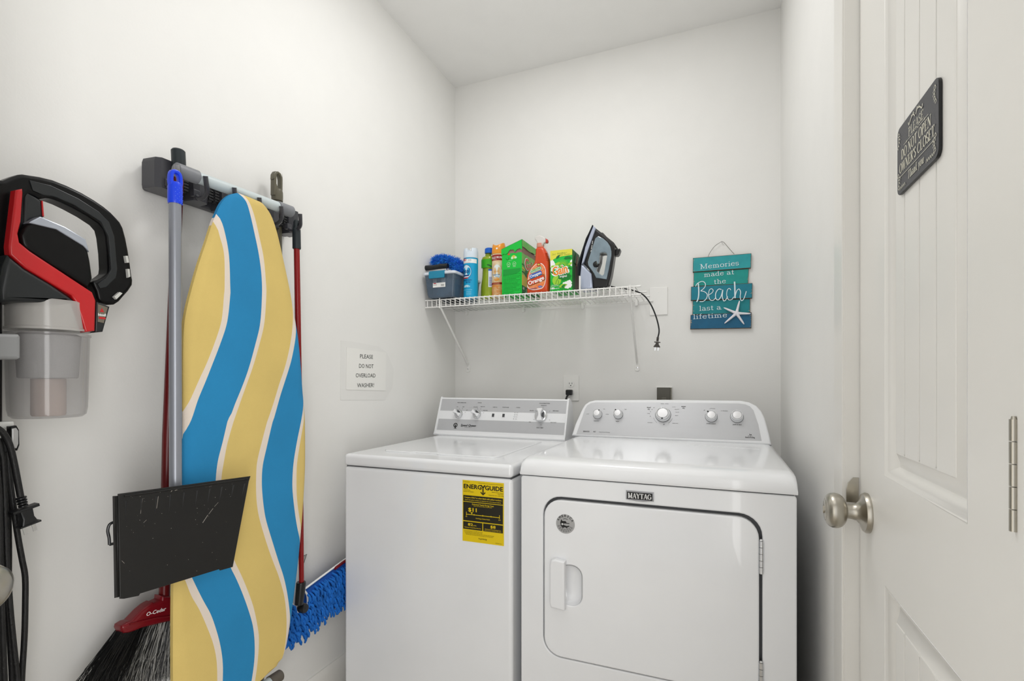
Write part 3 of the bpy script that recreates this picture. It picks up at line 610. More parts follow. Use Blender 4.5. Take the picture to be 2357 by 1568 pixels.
# broom rack: back rail, humped gripper blocks, folding hooks
RK = mat('grey_rack_plastic', '#3f3f44', .3, bump=.04); RKD = mat('dark_rack_rubber', '#262628', .5, bump=.1, bscale=700)
rk = thing('broom_rack', 'dark grey wall-mounted broom holder rack with folding hooks above the ironing board', 'broom rack', (XL, 1.05, 1.66))
MB().box((XL, .80, 1.632), (-1.272, 1.243, 1.700), RK, .008, 3).build('back_rail', rk)
HY = [.7800, .8505, .929, 1.0056, 1.0795, 1.150]
ys = [.815, .905, .985, 1.062, 1.138, 1.214]
for i, y in enumerate(ys):
    hw = .0235 if 0 < i else .030
    bl = MB(); pr = [(-hw, -1.275), (hw, -1.275), (hw-.004, -1.236), (hw-.014, -1.226), (-hw+.014, -1.226), (-hw+.004, -1.236)]
    FT = Frame((0, y, 0), (0, 1, 0), (-1, 0, 0))
    k = len(pr); vs = [(b_, y+a, z) for z, s_ in ((1.628, .92), (1.636, 1), (1.690, 1), (1.700, .9)) for a, b_ in [(p[0]*s_, p[1]) for p in pr]]
    bl.add(vs, [(j*k+m_, j*k+(m_+1) % k, (j+1)*k+(m_+1) % k, (j+1)*k+m_) for j in range(3) for m_ in range(k)]+[tuple(range(k))[::-1], tuple(range(3*k, 4*k))], RK)
    bl.build('gripper_block', rk, ang=30)
    if i < 5:
        ym = (y+ys[i+1])/2
        for s_ in (-1, 1):
            gp = MB()
            gp.tube([(-1.247, ym+s_*.0085, 1.642), (-1.247, ym+s_*.0085, 1.690)], .0065, RKD, 10)
            for r_ in range(6): gp.box((-1.2415, ym+s_*.0085-.006, 1.645+r_*.0075), (-1.2385, ym+s_*.0085+.006, 1.649+r_*.0075), RKD)
            gp.build('gripper_pad', rk)
for y in HY:
    yb = y+.030
    p = [(-1.228, yb+.006, 1.640), (-1.215, yb+.004, 1.629), (-1.190, yb, 1.627), (-1.165, yb-.010, 1.634), (-1.150, y+.006, 1.646), (-1.145, y, 1.662)]
    MB().tube(curve(p, 4), [.0055]*21, RK if y > .8 else mat('light_hook_plastic', '#8f8f90', .35), 8, flat=1.0).box((-1.236, yb-.004, 1.634), (-1.222, yb+.014, 1.652), RK, .002).build('hook', rk)
# ironing board hanging by its foot bar
BY = mat('yellow_cotton', '#dcc173', .85, bump=.35, bscale=900, mottle=.07, mscale=6)
BB = mat('blue_cotton', '#2287bd', .85, bump=.35, bscale=900, mottle=.08, mscale=6)
BW = mat('cream_cotton', '#e6d9cc', .85, bump=.35, bscale=900, mottle=.03)
ib = thing('ironing_board', 'ironing board in wavy blue, yellow and cream stripes hanging nose-up on the broom rack', 'ironing board', (-1.15, .98, .3))
oL = [(0.933,1.6487),(0.9138,1.6381),(0.8975,1.6221),(0.8852,1.6033),(0.8754,1.5801),(0.8647,1.5538),(0.8474,1.4989),(0.8309,1.4492),(0.818,1.4045),(0.8054,1.3565),(0.7981,1.3232),(0.793,1.2844),(0.791,1.2141),(0.791,1.1439),(0.7899,1.0438),(0.7849,0.9446),(0.7769,0.8271),(0.7699,0.7305),(0.768,0.6525),(0.768,0.4872),(0.7719,0.4139),(0.7859,0.3455)]
oR = [(0.933,1.6487),(0.951,1.6532),(0.9721,1.6542),(0.9966,1.652),(1.0191,1.6418),(1.0394,1.622),(1.0573,1.5862),(1.0771,1.5242),(1.1022,1.4366),(1.1183,1.3689),(1.1347,1.2959),(1.1448,1.2199),(1.1532,1.1301),(1.1601,1.0718),(1.1626,1.007),(1.1626,0.9164),(1.1583,0.8396),(1.1515,0.7639),(1.1448,0.708),(1.1347,0.6282),(1.1183,0.5344),(1.1022,0.4524),(1.0864,0.398),(1.0679,0.378),(1.0424,0.3721),(0.9966,0.3616),(0.9432,0.3521),(0.8701,0.3364),(0.7756,0.3563)]
C = [[(0.7938,1.5739),(0.8363,1.5669),(0.8586,1.558),(0.8689,1.5451),(0.877,1.5208),(0.8888,1.4787),(0.89,1.4014),(0.8882,1.3786),(0.8817,1.3155),(0.8643,1.2619),(0.844,1.212),(0.8243,1.171),(0.8052,1.1296),(0.7873,1.0894),(0.7736,1.0559),(0.7618,1.018),(0.7483,0.9523),(0.7483,0.8752),(0.7589,0.7949),(0.7736,0.751),(0.7907,0.7073),(0.8052,0.6666),(0.8239,0.628),(0.8429,0.5794),(0.8592,0.531),(0.8683,0.4852),(0.8701,0.434),(0.8677,0.3802),(0.8586,0.3015)],[(0.7938,1.5939),(0.8418,1.5873),(0.8712,1.5787),(0.8794,1.5641),(0.89,1.5371),(0.902,1.4817),(0.9056,1.4041),(0.9056,1.3813),(0.8972,1.3139),(0.8794,1.2608),(0.8586,1.21),(0.8396,1.1648),(0.8211,1.123),(0.8073,1.0831),(0.7945,1.053),(0.7846,1.0291),(0.7716,0.9874),(0.7637,0.9397),(0.7637,0.8714),(0.7716,0.8106),(0.7877,0.7562),(0.807,0.7077),(0.8316,0.6503),(0.8529,0.6047),(0.8673,0.5608),(0.8787,0.5157),(0.8849,0.4708),(0.8849,0.4258),(0.8817,0.3719),(0.8701,0.294)],[(0.9179,1.6579),(0.933,1.6476),(0.9523,1.6306),(0.9641,1.6015),(0.9775,1.5551),(0.9911,1.5021),(0.9994,1.4481),(1.0008,1.396),(0.9952,1.3209),(0.9802,1.2642),(0.9595,1.1994),(0.9394,1.151),(0.9192,1.1084),(0.9056,1.0763),(0.8996,1.0713),(0.8852,1.0177),(0.8724,0.9735),(0.8666,0.932),(0.8654,0.8783),(0.8724,0.8237),(0.8864,0.761),(0.9061,0.7005),(0.9217,0.6665),(0.9406,0.6205),(0.9588,0.5692),(0.9721,0.5225),(0.9775,0.4777),(0.9767,0.4294),(0.9681,0.3797),(0.9536,0.3291),(0.9305,0.2542)],[(0.933,1.6632),(0.9458,1.6509),(0.9641,1.6288),(0.9788,1.5968),(0.9939,1.5456),(1.0064,1.4974),(1.0134,1.4367),(1.0149,1.3982),(1.0084,1.3222),(0.9934,1.2665),(0.974,1.2081),(0.9549,1.161),(0.9368,1.1177),(0.9197,1.0754),(0.9174,1.0705),(0.8979,1.0119),(0.8882,0.9668),(0.8817,0.9297),(0.8805,0.875),(0.8876,0.8197),(0.9008,0.762),(0.9171,0.7132),(0.936,0.6713),(0.9544,0.6268),(0.9734,0.5733),(0.9851,0.5235),(0.9911,0.4792),(0.9875,0.4237),(0.9788,0.3737),(0.9654,0.3221),(0.9432,0.2458)],[(1.0771,1.5549),(1.0927,1.4969),(1.1022,1.4366),(1.1062,1.3873),(1.1078,1.3568),(1.1049,1.3123),(1.0949,1.26),(1.0782,1.2043),(1.0588,1.1584),(1.0405,1.1095),(1.0234,1.0683),(1.0171,1.0546),(0.9994,1.0001),(0.9856,0.9521),(0.9823,0.9117),(0.9823,0.871),(0.9856,0.8334),(0.9947,0.7918),(1.0206,0.7131),(1.0447,0.6516),(1.0558,0.6242),(1.0751,0.5628),(1.0833,0.5054),(1.0833,0.4513),(1.0751,0.4),(1.0694,0.3858),(1.0543,0.3416),(1.0249,0.1919)],[(1.0911,1.5584),(1.1038,1.4992),(1.1134,1.4385),(1.1183,1.389),(1.1199,1.3565),(1.1207,1.3288),(1.115,1.2793),(1.1006,1.2223),(1.0809,1.1712),(1.0618,1.1239),(1.0418,1.067),(1.035,1.0513),(1.0171,0.9898),(1.0033,0.939),(1.0004,0.8981),(1.0022,0.8622),(1.0071,0.8237),(1.0149,0.7866),(1.0365,0.7213),(1.0549,0.6675),(1.0751,0.6106),(1.0889,0.5512),(1.0974,0.4881),(1.0974,0.4372),(1.088,0.396),(1.0771,0.3536),(1.0543,0.1726)],[(1.2023,1.2681),(1.1704,1.1882),(1.1515,1.1109),(1.1397,1.0539),(1.1232,0.9925),(1.1102,0.9333),(1.1054,0.8785),(1.1078,0.8337),(1.1193,0.7594),(1.1331,0.705),(1.1498,0.6552),(1.1756,0.5752),(1.2023,0.3401),(1.2023,0.075)],[(1.2114,1.202),(1.1844,1.149),(1.1566,1.0875),(1.1475,1.0423),(1.1324,0.9757),(1.1222,0.9202),(1.1207,0.8649),(1.1232,0.819),(1.1339,0.7556),(1.1498,0.6937),(1.1756,0.6274),(1.2114,0.4689),(1.2114,0.069)]]
MC = [BY, BW, BB, BW, BY, BW, BB, BW, BY]
def at_z(c, z):
    c = sorted(c, key=lambda p: -p[1])
    if z >= c[0][1]: return c[0][0]
    for p, q in zip(c, c[1:]):
        if p[1] >= z >= q[1]:
            t = (p[1]-z)/max(1e-9, p[1]-q[1]); return p[0]+(q[0]-p[0])*t
    return c[-1][0]
OLs = curve(oL, 4); ORs = curve(oR, 4); Cs = [curve(c, 4) for c in C]
zt = max(p[1] for p in oL); zb = min(p[1] for p in oL)
zs = [zt-.0004] + [zt-.03*(1-math.cos(PI/2*k/10)) for k in range(1, 10)] + [zt-.03-(zt-.03-zb-.02)*k/120 for k in range(121)] + [zb+.02-.0195*math.sin(PI/2*k/8) for k in range(1, 9)]
bm_ = MB(); XF, TH = -1.130, .018
def edge_x(d):                 # soft rounding towards the rim
    k = max(0, 1-d/.016); return XF-.009*k*k
rows = []
for z in zs:
    l, r = at_z(OLs, z), at_z(ORs, z)
    if r-l < .002: r = l+.002
    bd = [l]+[min(max(at_z(c, z), l), r) for c in Cs]+[r]
    for i in range(1, len(bd)): bd[i] = max(bd[i], bd[i-1])
    rows.append((z, l, r, bd))
for (z0, l0, r0, b0_), (z1, l1, r1, b1_) in zip(rows, rows[1:]):
    for i in range(9):
        if b0_[i+1]-b0_[i] < 1e-5 and b1_[i+1]-b1_[i] < 1e-5: continue
        sub = 6; vs = []
        for z, l, r, bd in ((z0, l0, r0, b0_), (z1, l1, r1, b1_)):
            dz = min(zt-z, 9)
            for k in range(sub+1):
                y = bd[i]+(bd[i+1]-bd[i])*k/sub
                vs.append((edge_x(min(y-l, r-y, (zt-z)*.8+.002, (z-zb)*.8+.002)), y, z))
        bm_.add(vs, [(k, k+1, sub+2+k, sub+1+k) for k in range(sub)], MC[i])
    for side in (0, 1):
        idx = [i for i in range(9) if b0_[i+1]-b0_[i] > 4e-4] or [4]
        m_ = MC[idx[0] if side == 0 else idx[-1]]
        y0_, y1_ = (l0, l1) if side == 0 else (r0, r1)
        bm_.add([(XF-.009, y0_, z0), (XF-.009, y1_, z1), (XF-TH, y1_, z1), (XF-TH, y0_, z0)], [(0, 1, 2, 3)], m_)
cov = bm_.build('cover', ib, ang=60, wn=False)
rim = [(XF-TH+.001, y, z) for z, y, _, _ in rows]; rim2 = [(XF-TH+.001, r, z) for z, _, r, _ in rows]

outl = [(l+.012, z) for z, l, r, _ in rows[6:-3:6]]+[(r-.012, z) for z, l, r, _ in rows[6:-3:6]][::-1]
MB().plate(FX(0), outl, mat('board_metal', '#b9b9b4', .4, metal=.4), th=.008, bev=.001, h=XF-TH-.009).build('metal_board', ib)
TUBE = mat('pale_enamel_tube', '#c3cdcf', .3, bump=.02); CAP = mat('grey_end_cap', '#7d7f84', .45)
def bar(p0, p1, nm, r=.0142, cl=.052, capm=CAP):
    p0, p1 = Vector(p0), Vector(p1); d = (p1-p0).normalized()
    t = MB().tube([p0+d*.01, p1-d*.01], r, TUBE, 20).build(nm, ib)
    for q, s_ in ((p0, 1), (p1, -1)):
        MB().tube([q, q+d*s_*.002, q+d*s_*cl, q+d*s_*(cl+.001)], [r*1.02, r*1.16, r*1.16, r*1.02], capm, 20).build('end_cap', t)
bar((-1.165,0.7914,1.6584), (-1.165,1.1363,1.6658), 'foot_bar')
bar((-1.19, .80, 0.3053), (-1.19,1.1198,0.3001), 'lower_foot_bar', r=.014, cl=.04, capm=mat('taupe_end_cap', '#5d564d', .5))
for y_ in (.955, .985): MB().tube([(-1.182, y_, 1.655), (-1.190, y_+.02, 1.0), (-1.19, y_, .345)], .008, TUBE, 10).build('leg', ib)
# long-handled dustpan (blue grip, grey pole, black pan)
dp = thing('dustpan', 'black long-handled dustpan with blue grip and grey pole, hanging open side down', 'dustpan', (-1.09, .76, .7))
GP = [(-1.115,0.7565,1.6332),(-1.115,0.7565,1.5599),(-1.115,0.7575,0.9276)]
BLUE = mat('blue_grip_plastic', '#0d3fe0', .3, bump=.05); GREYP = mat('grey_painted_tube', '#8e9199', .3, metal=.35, bump=.02)
MB().tube([(GP[1][0], GP[1][1], GP[1][2]+.03), GP[2]], .0122, GREYP, 20).build('pole', dp)
# grip: flat hollow loop at the top, sleeve below
tz, bz, gy = GP[0][2], GP[1][2], GP[0][1]
gr = MB()
Fg2 = Frame((GP[0][0]-.0065, gy, 0), (0, 1, 0), (0, 0, 1))
gr.plate(Fg2, [(-.0135, tz-.035), (.0135, tz-.035), (.0142, tz-.012), (.010, tz-.001), (0, tz+.003), (-.010, tz-.001), (-.0142, tz-.012)], BLUE, th=.013, bev=.003, holes=[[(-.0055, tz-.030), (-.0055, tz-.010), (0, tz-.006), (.0055, tz-.010), (.0055, tz-.030)]], smooth=2)
gr.tube([(GP[0][0], gy, tz-.026), (GP[0][0], gy, tz-.036), (GP[0][0], gy, bz+.004), (GP[0][0], gy, bz)], [.0115, .0145, .0145, .0132], BLUE, 20)
gro = gr.build('grip', dp)
bp_ = MB()
for r_ in range(8):
    for c_ in (-.55, 0, .55):
        a = c_+(.27 if r_ % 2 else 0); bp_.lathe([(.0011, -.0005), (.0008, .0005), (0, .0007)], (GP[0][0]+.0145*math.cos(a), gy+.0145*math.sin(a), tz-.040-.0047*r_), (math.cos(a), math.sin(a), 0), mat('pale_grip_dots', '#4d74ee', .3), 6)
bp_.build('grip_dimples', gro, kind='stuff')
FDp = Frame((-1.10, .64, .94), (.17, .985, 0), (0, 0, 1))
dq = [(-0.008,0.0035),(0.2629,-0.0052),(0.2586,-0.0172),(0.2195,-0.213),(0.1903,-0.2118),(0.1883,-0.2082),(0.03,-0.2075),(0.0277,-0.2111),(0.0022,-0.2079),(-0.0051,-0.2052)]
pan = MB().plate(FDp, dq[::-1], BLACKM, th=.004, bev=.0012); pan.build('pan', dp)
tl, tr, br_, bl_ = (Vector(dq[i]) for i in (0, 1, 3, 9))
# side wall on the left, rim along the top
sw = MB(); vs = []
for u_, h_ in ((0, 0), (.001, -.006), (.002, -.014)):
    vs += [FDp(tl.x-u_+.001, tl.y-.004-u_*.9, h_), FDp(bl_.x-u_+.001, bl_.y+.003+h_*.3, h_)]
sw.add(vs, [(0, 1, 3, 2), (2, 3, 5, 4)], BLACKM); so_ = sw.build('side_wall', dp, smooth=True)
so_.modifiers.new('thick', 'SOLIDIFY').thickness = .002
MB().tube([FDp(tl.x+.010, tl.y-.006, .0045), FDp(tr.x-.006, tr.y-.005, .0045)], .0022, BLACKM, 8).build('rim', dp)
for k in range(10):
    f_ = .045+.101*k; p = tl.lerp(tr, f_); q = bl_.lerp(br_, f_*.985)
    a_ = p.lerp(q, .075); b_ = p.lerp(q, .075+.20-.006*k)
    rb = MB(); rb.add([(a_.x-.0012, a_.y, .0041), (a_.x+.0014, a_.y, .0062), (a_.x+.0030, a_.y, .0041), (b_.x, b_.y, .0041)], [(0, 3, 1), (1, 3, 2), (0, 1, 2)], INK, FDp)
    rb.build('rib', dp, smooth=False)  # near-black colour stands in for the shade inside the pan's grooves
cl_ = MB(); cp = [(-0.0029,-0.0582),(-0.0102,-0.0617),(-0.0131,-0.0732),(-0.0109,-0.0877),(-0.0102,-0.1019)]
cl_.tube(curve([FDp(a, b, -.03) for a, b in cp], 4), .0028, BLACK, 8); cl_.tube([FDp(cp[-1][0], cp[-1][1], -.03), FDp(cp[-1][0]+.016, cp[-1][1]+.003, -.02)], .0028, BLACK, 8)
cl_.build('clip', dp)
# scratches on the pan
sc = MB(); SCR = mat('scratch_marks', '#9a948c', .7)
for a, b, w_ in [((0.1854,-0.0528),(0.1766,-0.0609),0.0006),((0.1737,-0.0643),(0.1642,-0.0751),0.0009),((0.1623,-0.0766),(0.151,-0.0917),0.0012),((0.0906,-0.0052),(0.0864,-0.01),0.0012),((0.0992,-0.0078),(0.094,-0.0087),0.001),((0.0339,-0.0135),(0.03,-0.0439),0.0006),((0.0624,-0.0147),(0.0592,-0.0395),0.0007),((0.0409,-0.0589),(0.0354,-0.0638),0.0005),((-0.0022,-0.1301),(0.0022,-0.1367),0.0005)]:
    sc.ribbon(FDp, [a, b], w_, SCR, h=.0046)
for k in range(46):
    f_, g_ = random.random()*.93+.03, random.random()**1.5*.9+.04
    p = tl.lerp(tr, f_).lerp(bl_.lerp(br_, f_), g_); sc.disc(FDp, p.x, p.y, random.uniform(.0003, .0007), SCR, h=.0045, seg=6)
sc.build('scratches', dp, smooth=False, kind='stuff')
# red broom behind it
RED = mat('dark_red_plastic', '#740d18', .3, bump=.04); REDP = mat('red_painted_tube', '#8a0d10', .25, bump=.02)
bmO = thing('broom', 'angled dark red broom with black and grey bristles, behind the dustpan', 'broom', (-1.22, .79, .4))
B = [(-1.215,0.8318,1.7294),(-1.215,0.8339,1.6859),(-1.215,0.8066,1.0393),(-1.215,0.7984,0.6566)]
MB().tube([B[1], B[2], B[3]], .0112, mat('red_tube_painted_shade', '#5e0b0e', .3, bump=.02), 18).build('pole', bmO)  # pole red is darkened in the colour itself for the shade it hangs in
MB().tube([B[0], (B[0][0], B[0][1], B[0][2]-.003), B[1], (B[1][0], B[1][1], B[1][2]-.02)], [.0125, .0152, .0152, .0125], mat('blue_black_rubber', '#20282c', .45, bump=.05), 20).build('grip', bmO)
FBm = FX(-1.232)
bh = [(0.6965,0.6268),(0.6982,0.6337),(0.7095,0.6362),(0.7175,0.6351),(0.7384,0.6495),(0.7515,0.6554),(0.7644,0.6581),(0.7677,0.6547),(0.7819,0.656),(0.7834,0.6651),(0.8149,0.6511),(0.8191,0.64),(0.8535,0.6218),(0.8714,0.5949),(0.8714,0.5753),(0.8149,0.5937),(0.7819,0.6011),(0.7416,0.6092),(0.7238,0.6095),(0.7122,0.611),(0.7008,0.6153)]
head = MB().plate(FBm, bh[::-1], RED, th=.034, bev=.008).build('head', bmO)
rg = MB(); rp = [(0.7119,0.6312),(0.7391,0.6267),(0.7685,0.6207),(0.8015,0.6103)]
rg.tube([(-1.1965, a, b) for a, b in rp], .0022, RED, 6); rg.build('ridge', head)
oc = (0.7658,0.6354)
FO = Frame((-1.1975, oc[0], oc[1]), (0, 1, 0), (0, .0, 1)); FO = Frame((-1.1975, oc[0], oc[1]), (0, 1, .0), (0, 0, 1))
MB().text(Frame((-1.1975, oc[0]+.002, oc[1]-.004), (0, 1, -.12), (0, .12, 1)), 'O-Cedar', 0, 0, .0085, WHITEP, w=.044, bold=.03, shear=.1, h=.0006).build('lettering', head, smooth=False)
BRK = mat('black_bristle', '#161616', .45); BRG = mat('grey_bristle', '#8f8d88', .45)
def bristles(n, f0, f1, m, m2, nm):
    bb = MB()
    A_, B_ = (0.7025,0.6183), (0.8691,0.5785)
    E0, E1 = (0.6021,0.5003), (0.8646,0.4428)
    for k in range(n):
        f = f0+(f1-f0)*random.random(); x = -1.215+random.uniform(-.012, .012)
        a = (A_[0]+(B_[0]-A_[0])*f, A_[1]+(B_[1]-A_[1])*f); g_ = f+random.gauss(0, .035)
        e = (E0[0]+(E1[0]-E0[0])*g_, E0[1]+(E1[1]-E0[1])*g_+random.uniform(0, .02))
        mid = ((a[0]+e[0])/2+random.uniform(-.006, .004), (a[1]+e[1])/2)
        r_ = .00065; bb.tube([(x, a[0], a[1]+.004), (x+random.uniform(-.01, .014), mid[0], mid[1]), (x+random.uniform(-.02, .03), e[0], e[1])], [r_, r_, r_*.7], m if random.random() < .9 else m2, 3, cap=False)
    return bb.build(nm, bmO, kind='stuff', wn=False)
bristles(620, .0, .34, BRK, BRK, 'black_bristles'); bristles(420, .30, 1.0, BRG, BRK, 'grey_bristles'); bristles(520, .34, 1.0, BRK, BRG, 'inner_bristles')
# second tool: red-poled flat mop with blue chenille pad
mo = thing('flat_mop', 'red-poled flat mop with blue chenille noodle pad, right of the ironing board', 'mop', (-1.2, 1.22, .3))
Mp = [(-1.19,1.1802,1.6559),(-1.19,1.1811,1.5711),(-1.19,1.1932,1.0014),(-1.19,1.2003,0.5412)]
MB().tube([Mp[1], Mp[2], Mp[3]], [.0085, .0088, .0075], REDP, 18).build('pole', mo)
x0, y0_, z0_ = Mp[0]; RB = mat('blue_black_rubber', '#20282c', .45)
gm = MB().tube([(x0, y0_, z0_-.022), (x0, y0_, z0_-.028), Mp[1], (Mp[1][0], Mp[1][1], Mp[1][2]-.002)], [.0095, .0118, .0122, .011], RB, 18)
gm.plate(Frame((x0-.005, y0_, 0), (0, 1, 0), (0, 0, 1)), [(-.0105, z0_-.034), (.0105, z0_-.034), (.009, z0_-.008), (.005, z0_+.001), (-.005, z0_+.002), (-.009, z0_-.006)], RB, th=.010, bev=.002, holes=[[(-.002, z0_-.026), (.0015, z0_-.006), (.0065, z0_-.010), (.0065, z0_-.026)]])
gm.build('grip', mo)
J = [(-1.19,1.1985,0.5446),(-1.19,1.1932,0.4997),(-1.19,1.1898,0.4784),(-1.19,1.2056,0.4611)]
jo = MB().tube([J[0], (J[0][0], J[0][1], J[0][2]-.004), J[1], J[2]], [.0135, .0145, .0135, .012], BLACK, 16)
jo.lathe([(.0, -.013), (.012, -.012), (.015, -.006), (.015, .006), (.012, .012), (0, .013)], J[3], (1, 0, 0), BLACK, 20).build('swivel_joint', mo)
CHB = mat('blue_chenille', '#1170cf', .8, bump=.4, bscale=900, mottle=.25, mscale=30); CHD = mat('blue_backing_cloth', '#0d4fa8', .85)
XM = -1.252; FM = FX(XM)
pad = [(1.4796,0.5184),(1.4304,0.5115),(1.2745,0.4856),(1.2632,0.4829),(1.2707,0.4673),(1.2688,0.437),(1.2392,0.4258),(1.2176,0.4473),(1.2035,0.4723),(1.1676,0.4684),(1.1429,0.4291),(1.1626,0.3539),(1.1914,0.3438),(1.2517,0.3492),(1.3073,0.3591),(1.3756,0.3688),(1.4358,0.3724),(1.4796,0.3732)]
MB().plate(FM, pad[::-1], CHD, th=.018, bev=.004).build('pad_base', mo)
wt_ = MB(); wl = [(1.4632,0.5285),(1.4304,0.5238),(1.2707,0.4962),(1.2548,0.4918),(1.2679,0.4698),(1.2679,0.4374),(1.2392,0.4244),(1.2176,0.446),(1.2018,0.473)]
wt_.tube([(XM+.019, a, b) for a, b in curve(wl, 3)], .0032, WHITEP, 6); wt_.build('white_trim', mo)
MB().tube([(XM+.022, a, b) for a, b in [(1.3924,0.5131),(1.4299,0.5201),(1.5168,0.5309)]], .0055, RED, 8).build('frame_end', mo)
def inside(p, poly):
    c = False; n = len(poly)
    for i in range(n):
        (x1, y1), (x2, y2) = poly[i], poly[(i+1) % n]
        if (y1 > p[1]) != (y2 > p[1]) and p[0] < (x2-x1)*(p[1]-y1)/(y2-y1)+x1: c = not c
    return c
ya, yb_ = min(p[0] for p in pad), max(p[0] for p in pad); za, zb_ = min(p[1] for p in pad), max(p[1] for p in pad)
nd = MB(); st = .0105; i = 0; y = ya
while y < yb_:
    z = za-.002
    while z < zb_:
        p = (y+random.uniform(-.3, .3)*st, z+random.uniform(-.3, .3)*st)
        if inside((p[0], p[1]+.004), pad) and inside((p[0]+.003, p[1]-.004), pad):
            L = random.uniform(.020, .030); dy = random.uniform(-.004, .016); o_ = random.uniform(.008, .018)
            x = XM+.016
            nd.tube([(x, p[0], p[1]), (x+o_*.9, p[0]+dy*.4, p[1]-L*.25), (x+o_, p[0]+dy*.8, p[1]-L*.7), (x+o_*.8, p[0]+dy, p[1]-L)], [.0038, .0041, .0042, .0026], CHB, 7)
        z += st*1.15
    y += st
nd.build('chenille_noodles', mo, kind='stuff', ang=80, wn=False)
# taupe-handled broom standing behind the board
OLV = mat('taupe_handle_plastic', '#5f5b4c', .35, bump=.04)
tb = thing('taupe_broom', 'taupe broom handle with an oval hanging loop, gripped in the rack behind the board', 'broom', (-1.26, 1.19, .2))
G_ = [(-1.262,1.1708,1.8108),(-1.262,1.1741,1.7353),(-1.262,1.1757,1.7143),(-1.262,1.1909,1.5968)]
Fl = Frame((-1.269, G_[0][1], 0), (0, 1, 0), (0, 0, 1)); tz = G_[0][2]+.002; mz = G_[1][2]
gt = MB().plate(Fl, [(-.0165, mz), (.0165, mz), (.017, mz+.05), (.0175, tz-.030), (.0165, tz-.014), (.010, tz-.003), (0, tz), (-.010, tz-.003), (-.0165, tz-.014), (-.0175, tz-.030), (-.016, mz+.05)], OLV, th=.016, bev=.002,
    holes=[[(-.006, tz-.012), (0, tz-.007), (.007, tz-.012), (.0095, tz-.022), (.0095, tz-.048), (.006, tz-.056), (-.002, tz-.050), (-.0065, tz-.040)][::-1]])
gt.lathe([(.0165, 0), (.0170, .012), (.0168, .026), (.0150, .034), (.010, .038)], (-1.262, G_[1][1], mz-.012), (0, 0, 1), OLV, 20)
gt.build('handle_loop', tb)
MB().tube([(-1.262, G_[1][1], mz), (-1.262, G_[1][1], mz-.04), (-1.255, G_[1][1]+.004, 1.2), (-1.262, G_[1][1]-.08, .10)], .0125, OLV, 16).build('pole', tb)
MB().plate(FX(-1.262), [(1.00, .03), (1.18, .03), (1.15, .11), (1.03, .11)], OLV, th=.03, bev=.006).build('head', tb)
fin = [(-1.23,1.2424,0.6028),(-1.23,1.2627,0.6047),(-1.23,1.2479,0.5759)]
MB().tube([fin[0], fin[1], fin[2]], .0012, DARKG, 6).add(fin, [(0, 1, 2)], mat('smoky_plastic', '#9b9c98', .3)).build('scraper_blade', tb, smooth=False)
# ---------------------------------------------------------------- stick vacuum on the left wall
VB = mat('vacuum_black_gloss', '#0b0b0c', .3, bump=.02, bscale=400, mottle=.2, spec=.25); VG = mat('vacuum_dark_grey', '#1d2022', .35, bump=.04)
VR = mat('vacuum_red_gloss', '#b9141a', .22, coat=.3, bump=.02); VS = mat('vacuum_silver', '#aeb4bf', .28, metal=.5)
CLR = mat('smoky_clear_plastic', '#a9a6a6', .10, trans=.0, alpha=.42, spec=.8); CLR2 = mat('frosted_collar', '#c4c1bd', .15, alpha=.6)
va = thing('stick_vacuum', 'black and red stick vacuum with a clear dust cup hanging by the left edge', 'vacuum cleaner', (-1.19, .56, 1.0))
FV = FX(-1.19)
def V(pts, h0, th, m, nm, par, bev=.004, holes=(), smooth=0):
    return MB().plate(FX(-1.19), pts[::-1], m, th=th, bev=bev, h=h0, holes=[q_[::-1] for q_ in holes], smooth=smooth).build(nm, par)
loop = [(0.4541,1.4932),(0.488,1.5227),(0.5096,1.5413),(0.5239,1.5458),(0.5605,1.5503),(0.6079,1.5422),(0.6471,1.5268),(0.6698,1.5105),(0.6832,1.4928),(0.6934,1.447),(0.7003,1.3969),(0.7017,1.3745),(0.6832,1.3458),(0.6665,1.3273),(0.6392,1.3271),(0.6322,1.3492),(0.6252,1.3674),(0.6349,1.3736),(0.6502,1.3872),(0.6551,1.4026),(0.6502,1.4656),(0.638,1.4892),(0.5919,1.5076),(0.5629,1.5135),(0.5498,1.5116),(0.5399,1.5067),(0.5245,1.5112),(0.5182,1.4916),(0.5195,1.4521),(0.512,1.4184),(0.4969,1.3834),(0.491,1.3125),(0.4541,1.307)]
V(loop, -.018, .040, VB, 'handle', va, bev=.007, smooth=2)
inl = [(0.5231,1.5355),(0.5556,1.5374),(0.5997,1.5274),(0.6351,1.5125),(0.6541,1.4967),(0.6639,1.4695),(0.6697,1.4024),(0.6672,1.3836),(0.6493,1.3605),(0.6375,1.3558),(0.6328,1.3639),(0.6493,1.3803),(0.6574,1.3999),(0.6525,1.4665),(0.6383,1.493),(0.5925,1.5122),(0.561,1.5178),(0.5424,1.5148),(0.5282,1.5181)]
V(inl, .0205, .004, VG, 'handle_inlay', va, bev=.0015)
dome = [(0.5328,1.4687),(0.5189,1.4566),(0.509,1.4428),(0.5032,1.4288),(0.5059,1.414),(0.5115,1.4045),(0.5496,1.3819),(0.6094,1.3497),(0.6183,1.372),(0.6141,1.4066),(0.6104,1.4247),(0.6052,1.4449),(0.5709,1.4593)]
V(dome, -.040, .078, VB, 'motor_housing', va, bev=.008)
V([(0.5319,1.4697),(0.518,1.4569),(0.5149,1.4529),(0.5562,1.4525),(0.5997,1.4322),(0.6101,1.4227),(0.6093,1.4251),(0.6041,1.4461),(0.5699,1.4613)], -.022, .062, VS, 'silver_band', va, bev=.002)
V([(0.5176,1.5162),(0.5444,1.506),(0.5471,1.4751),(0.5302,1.4644),(0.5201,1.448),(0.5138,1.4399)], -.024, .044, VG, 'front_spine', va, bev=.006)
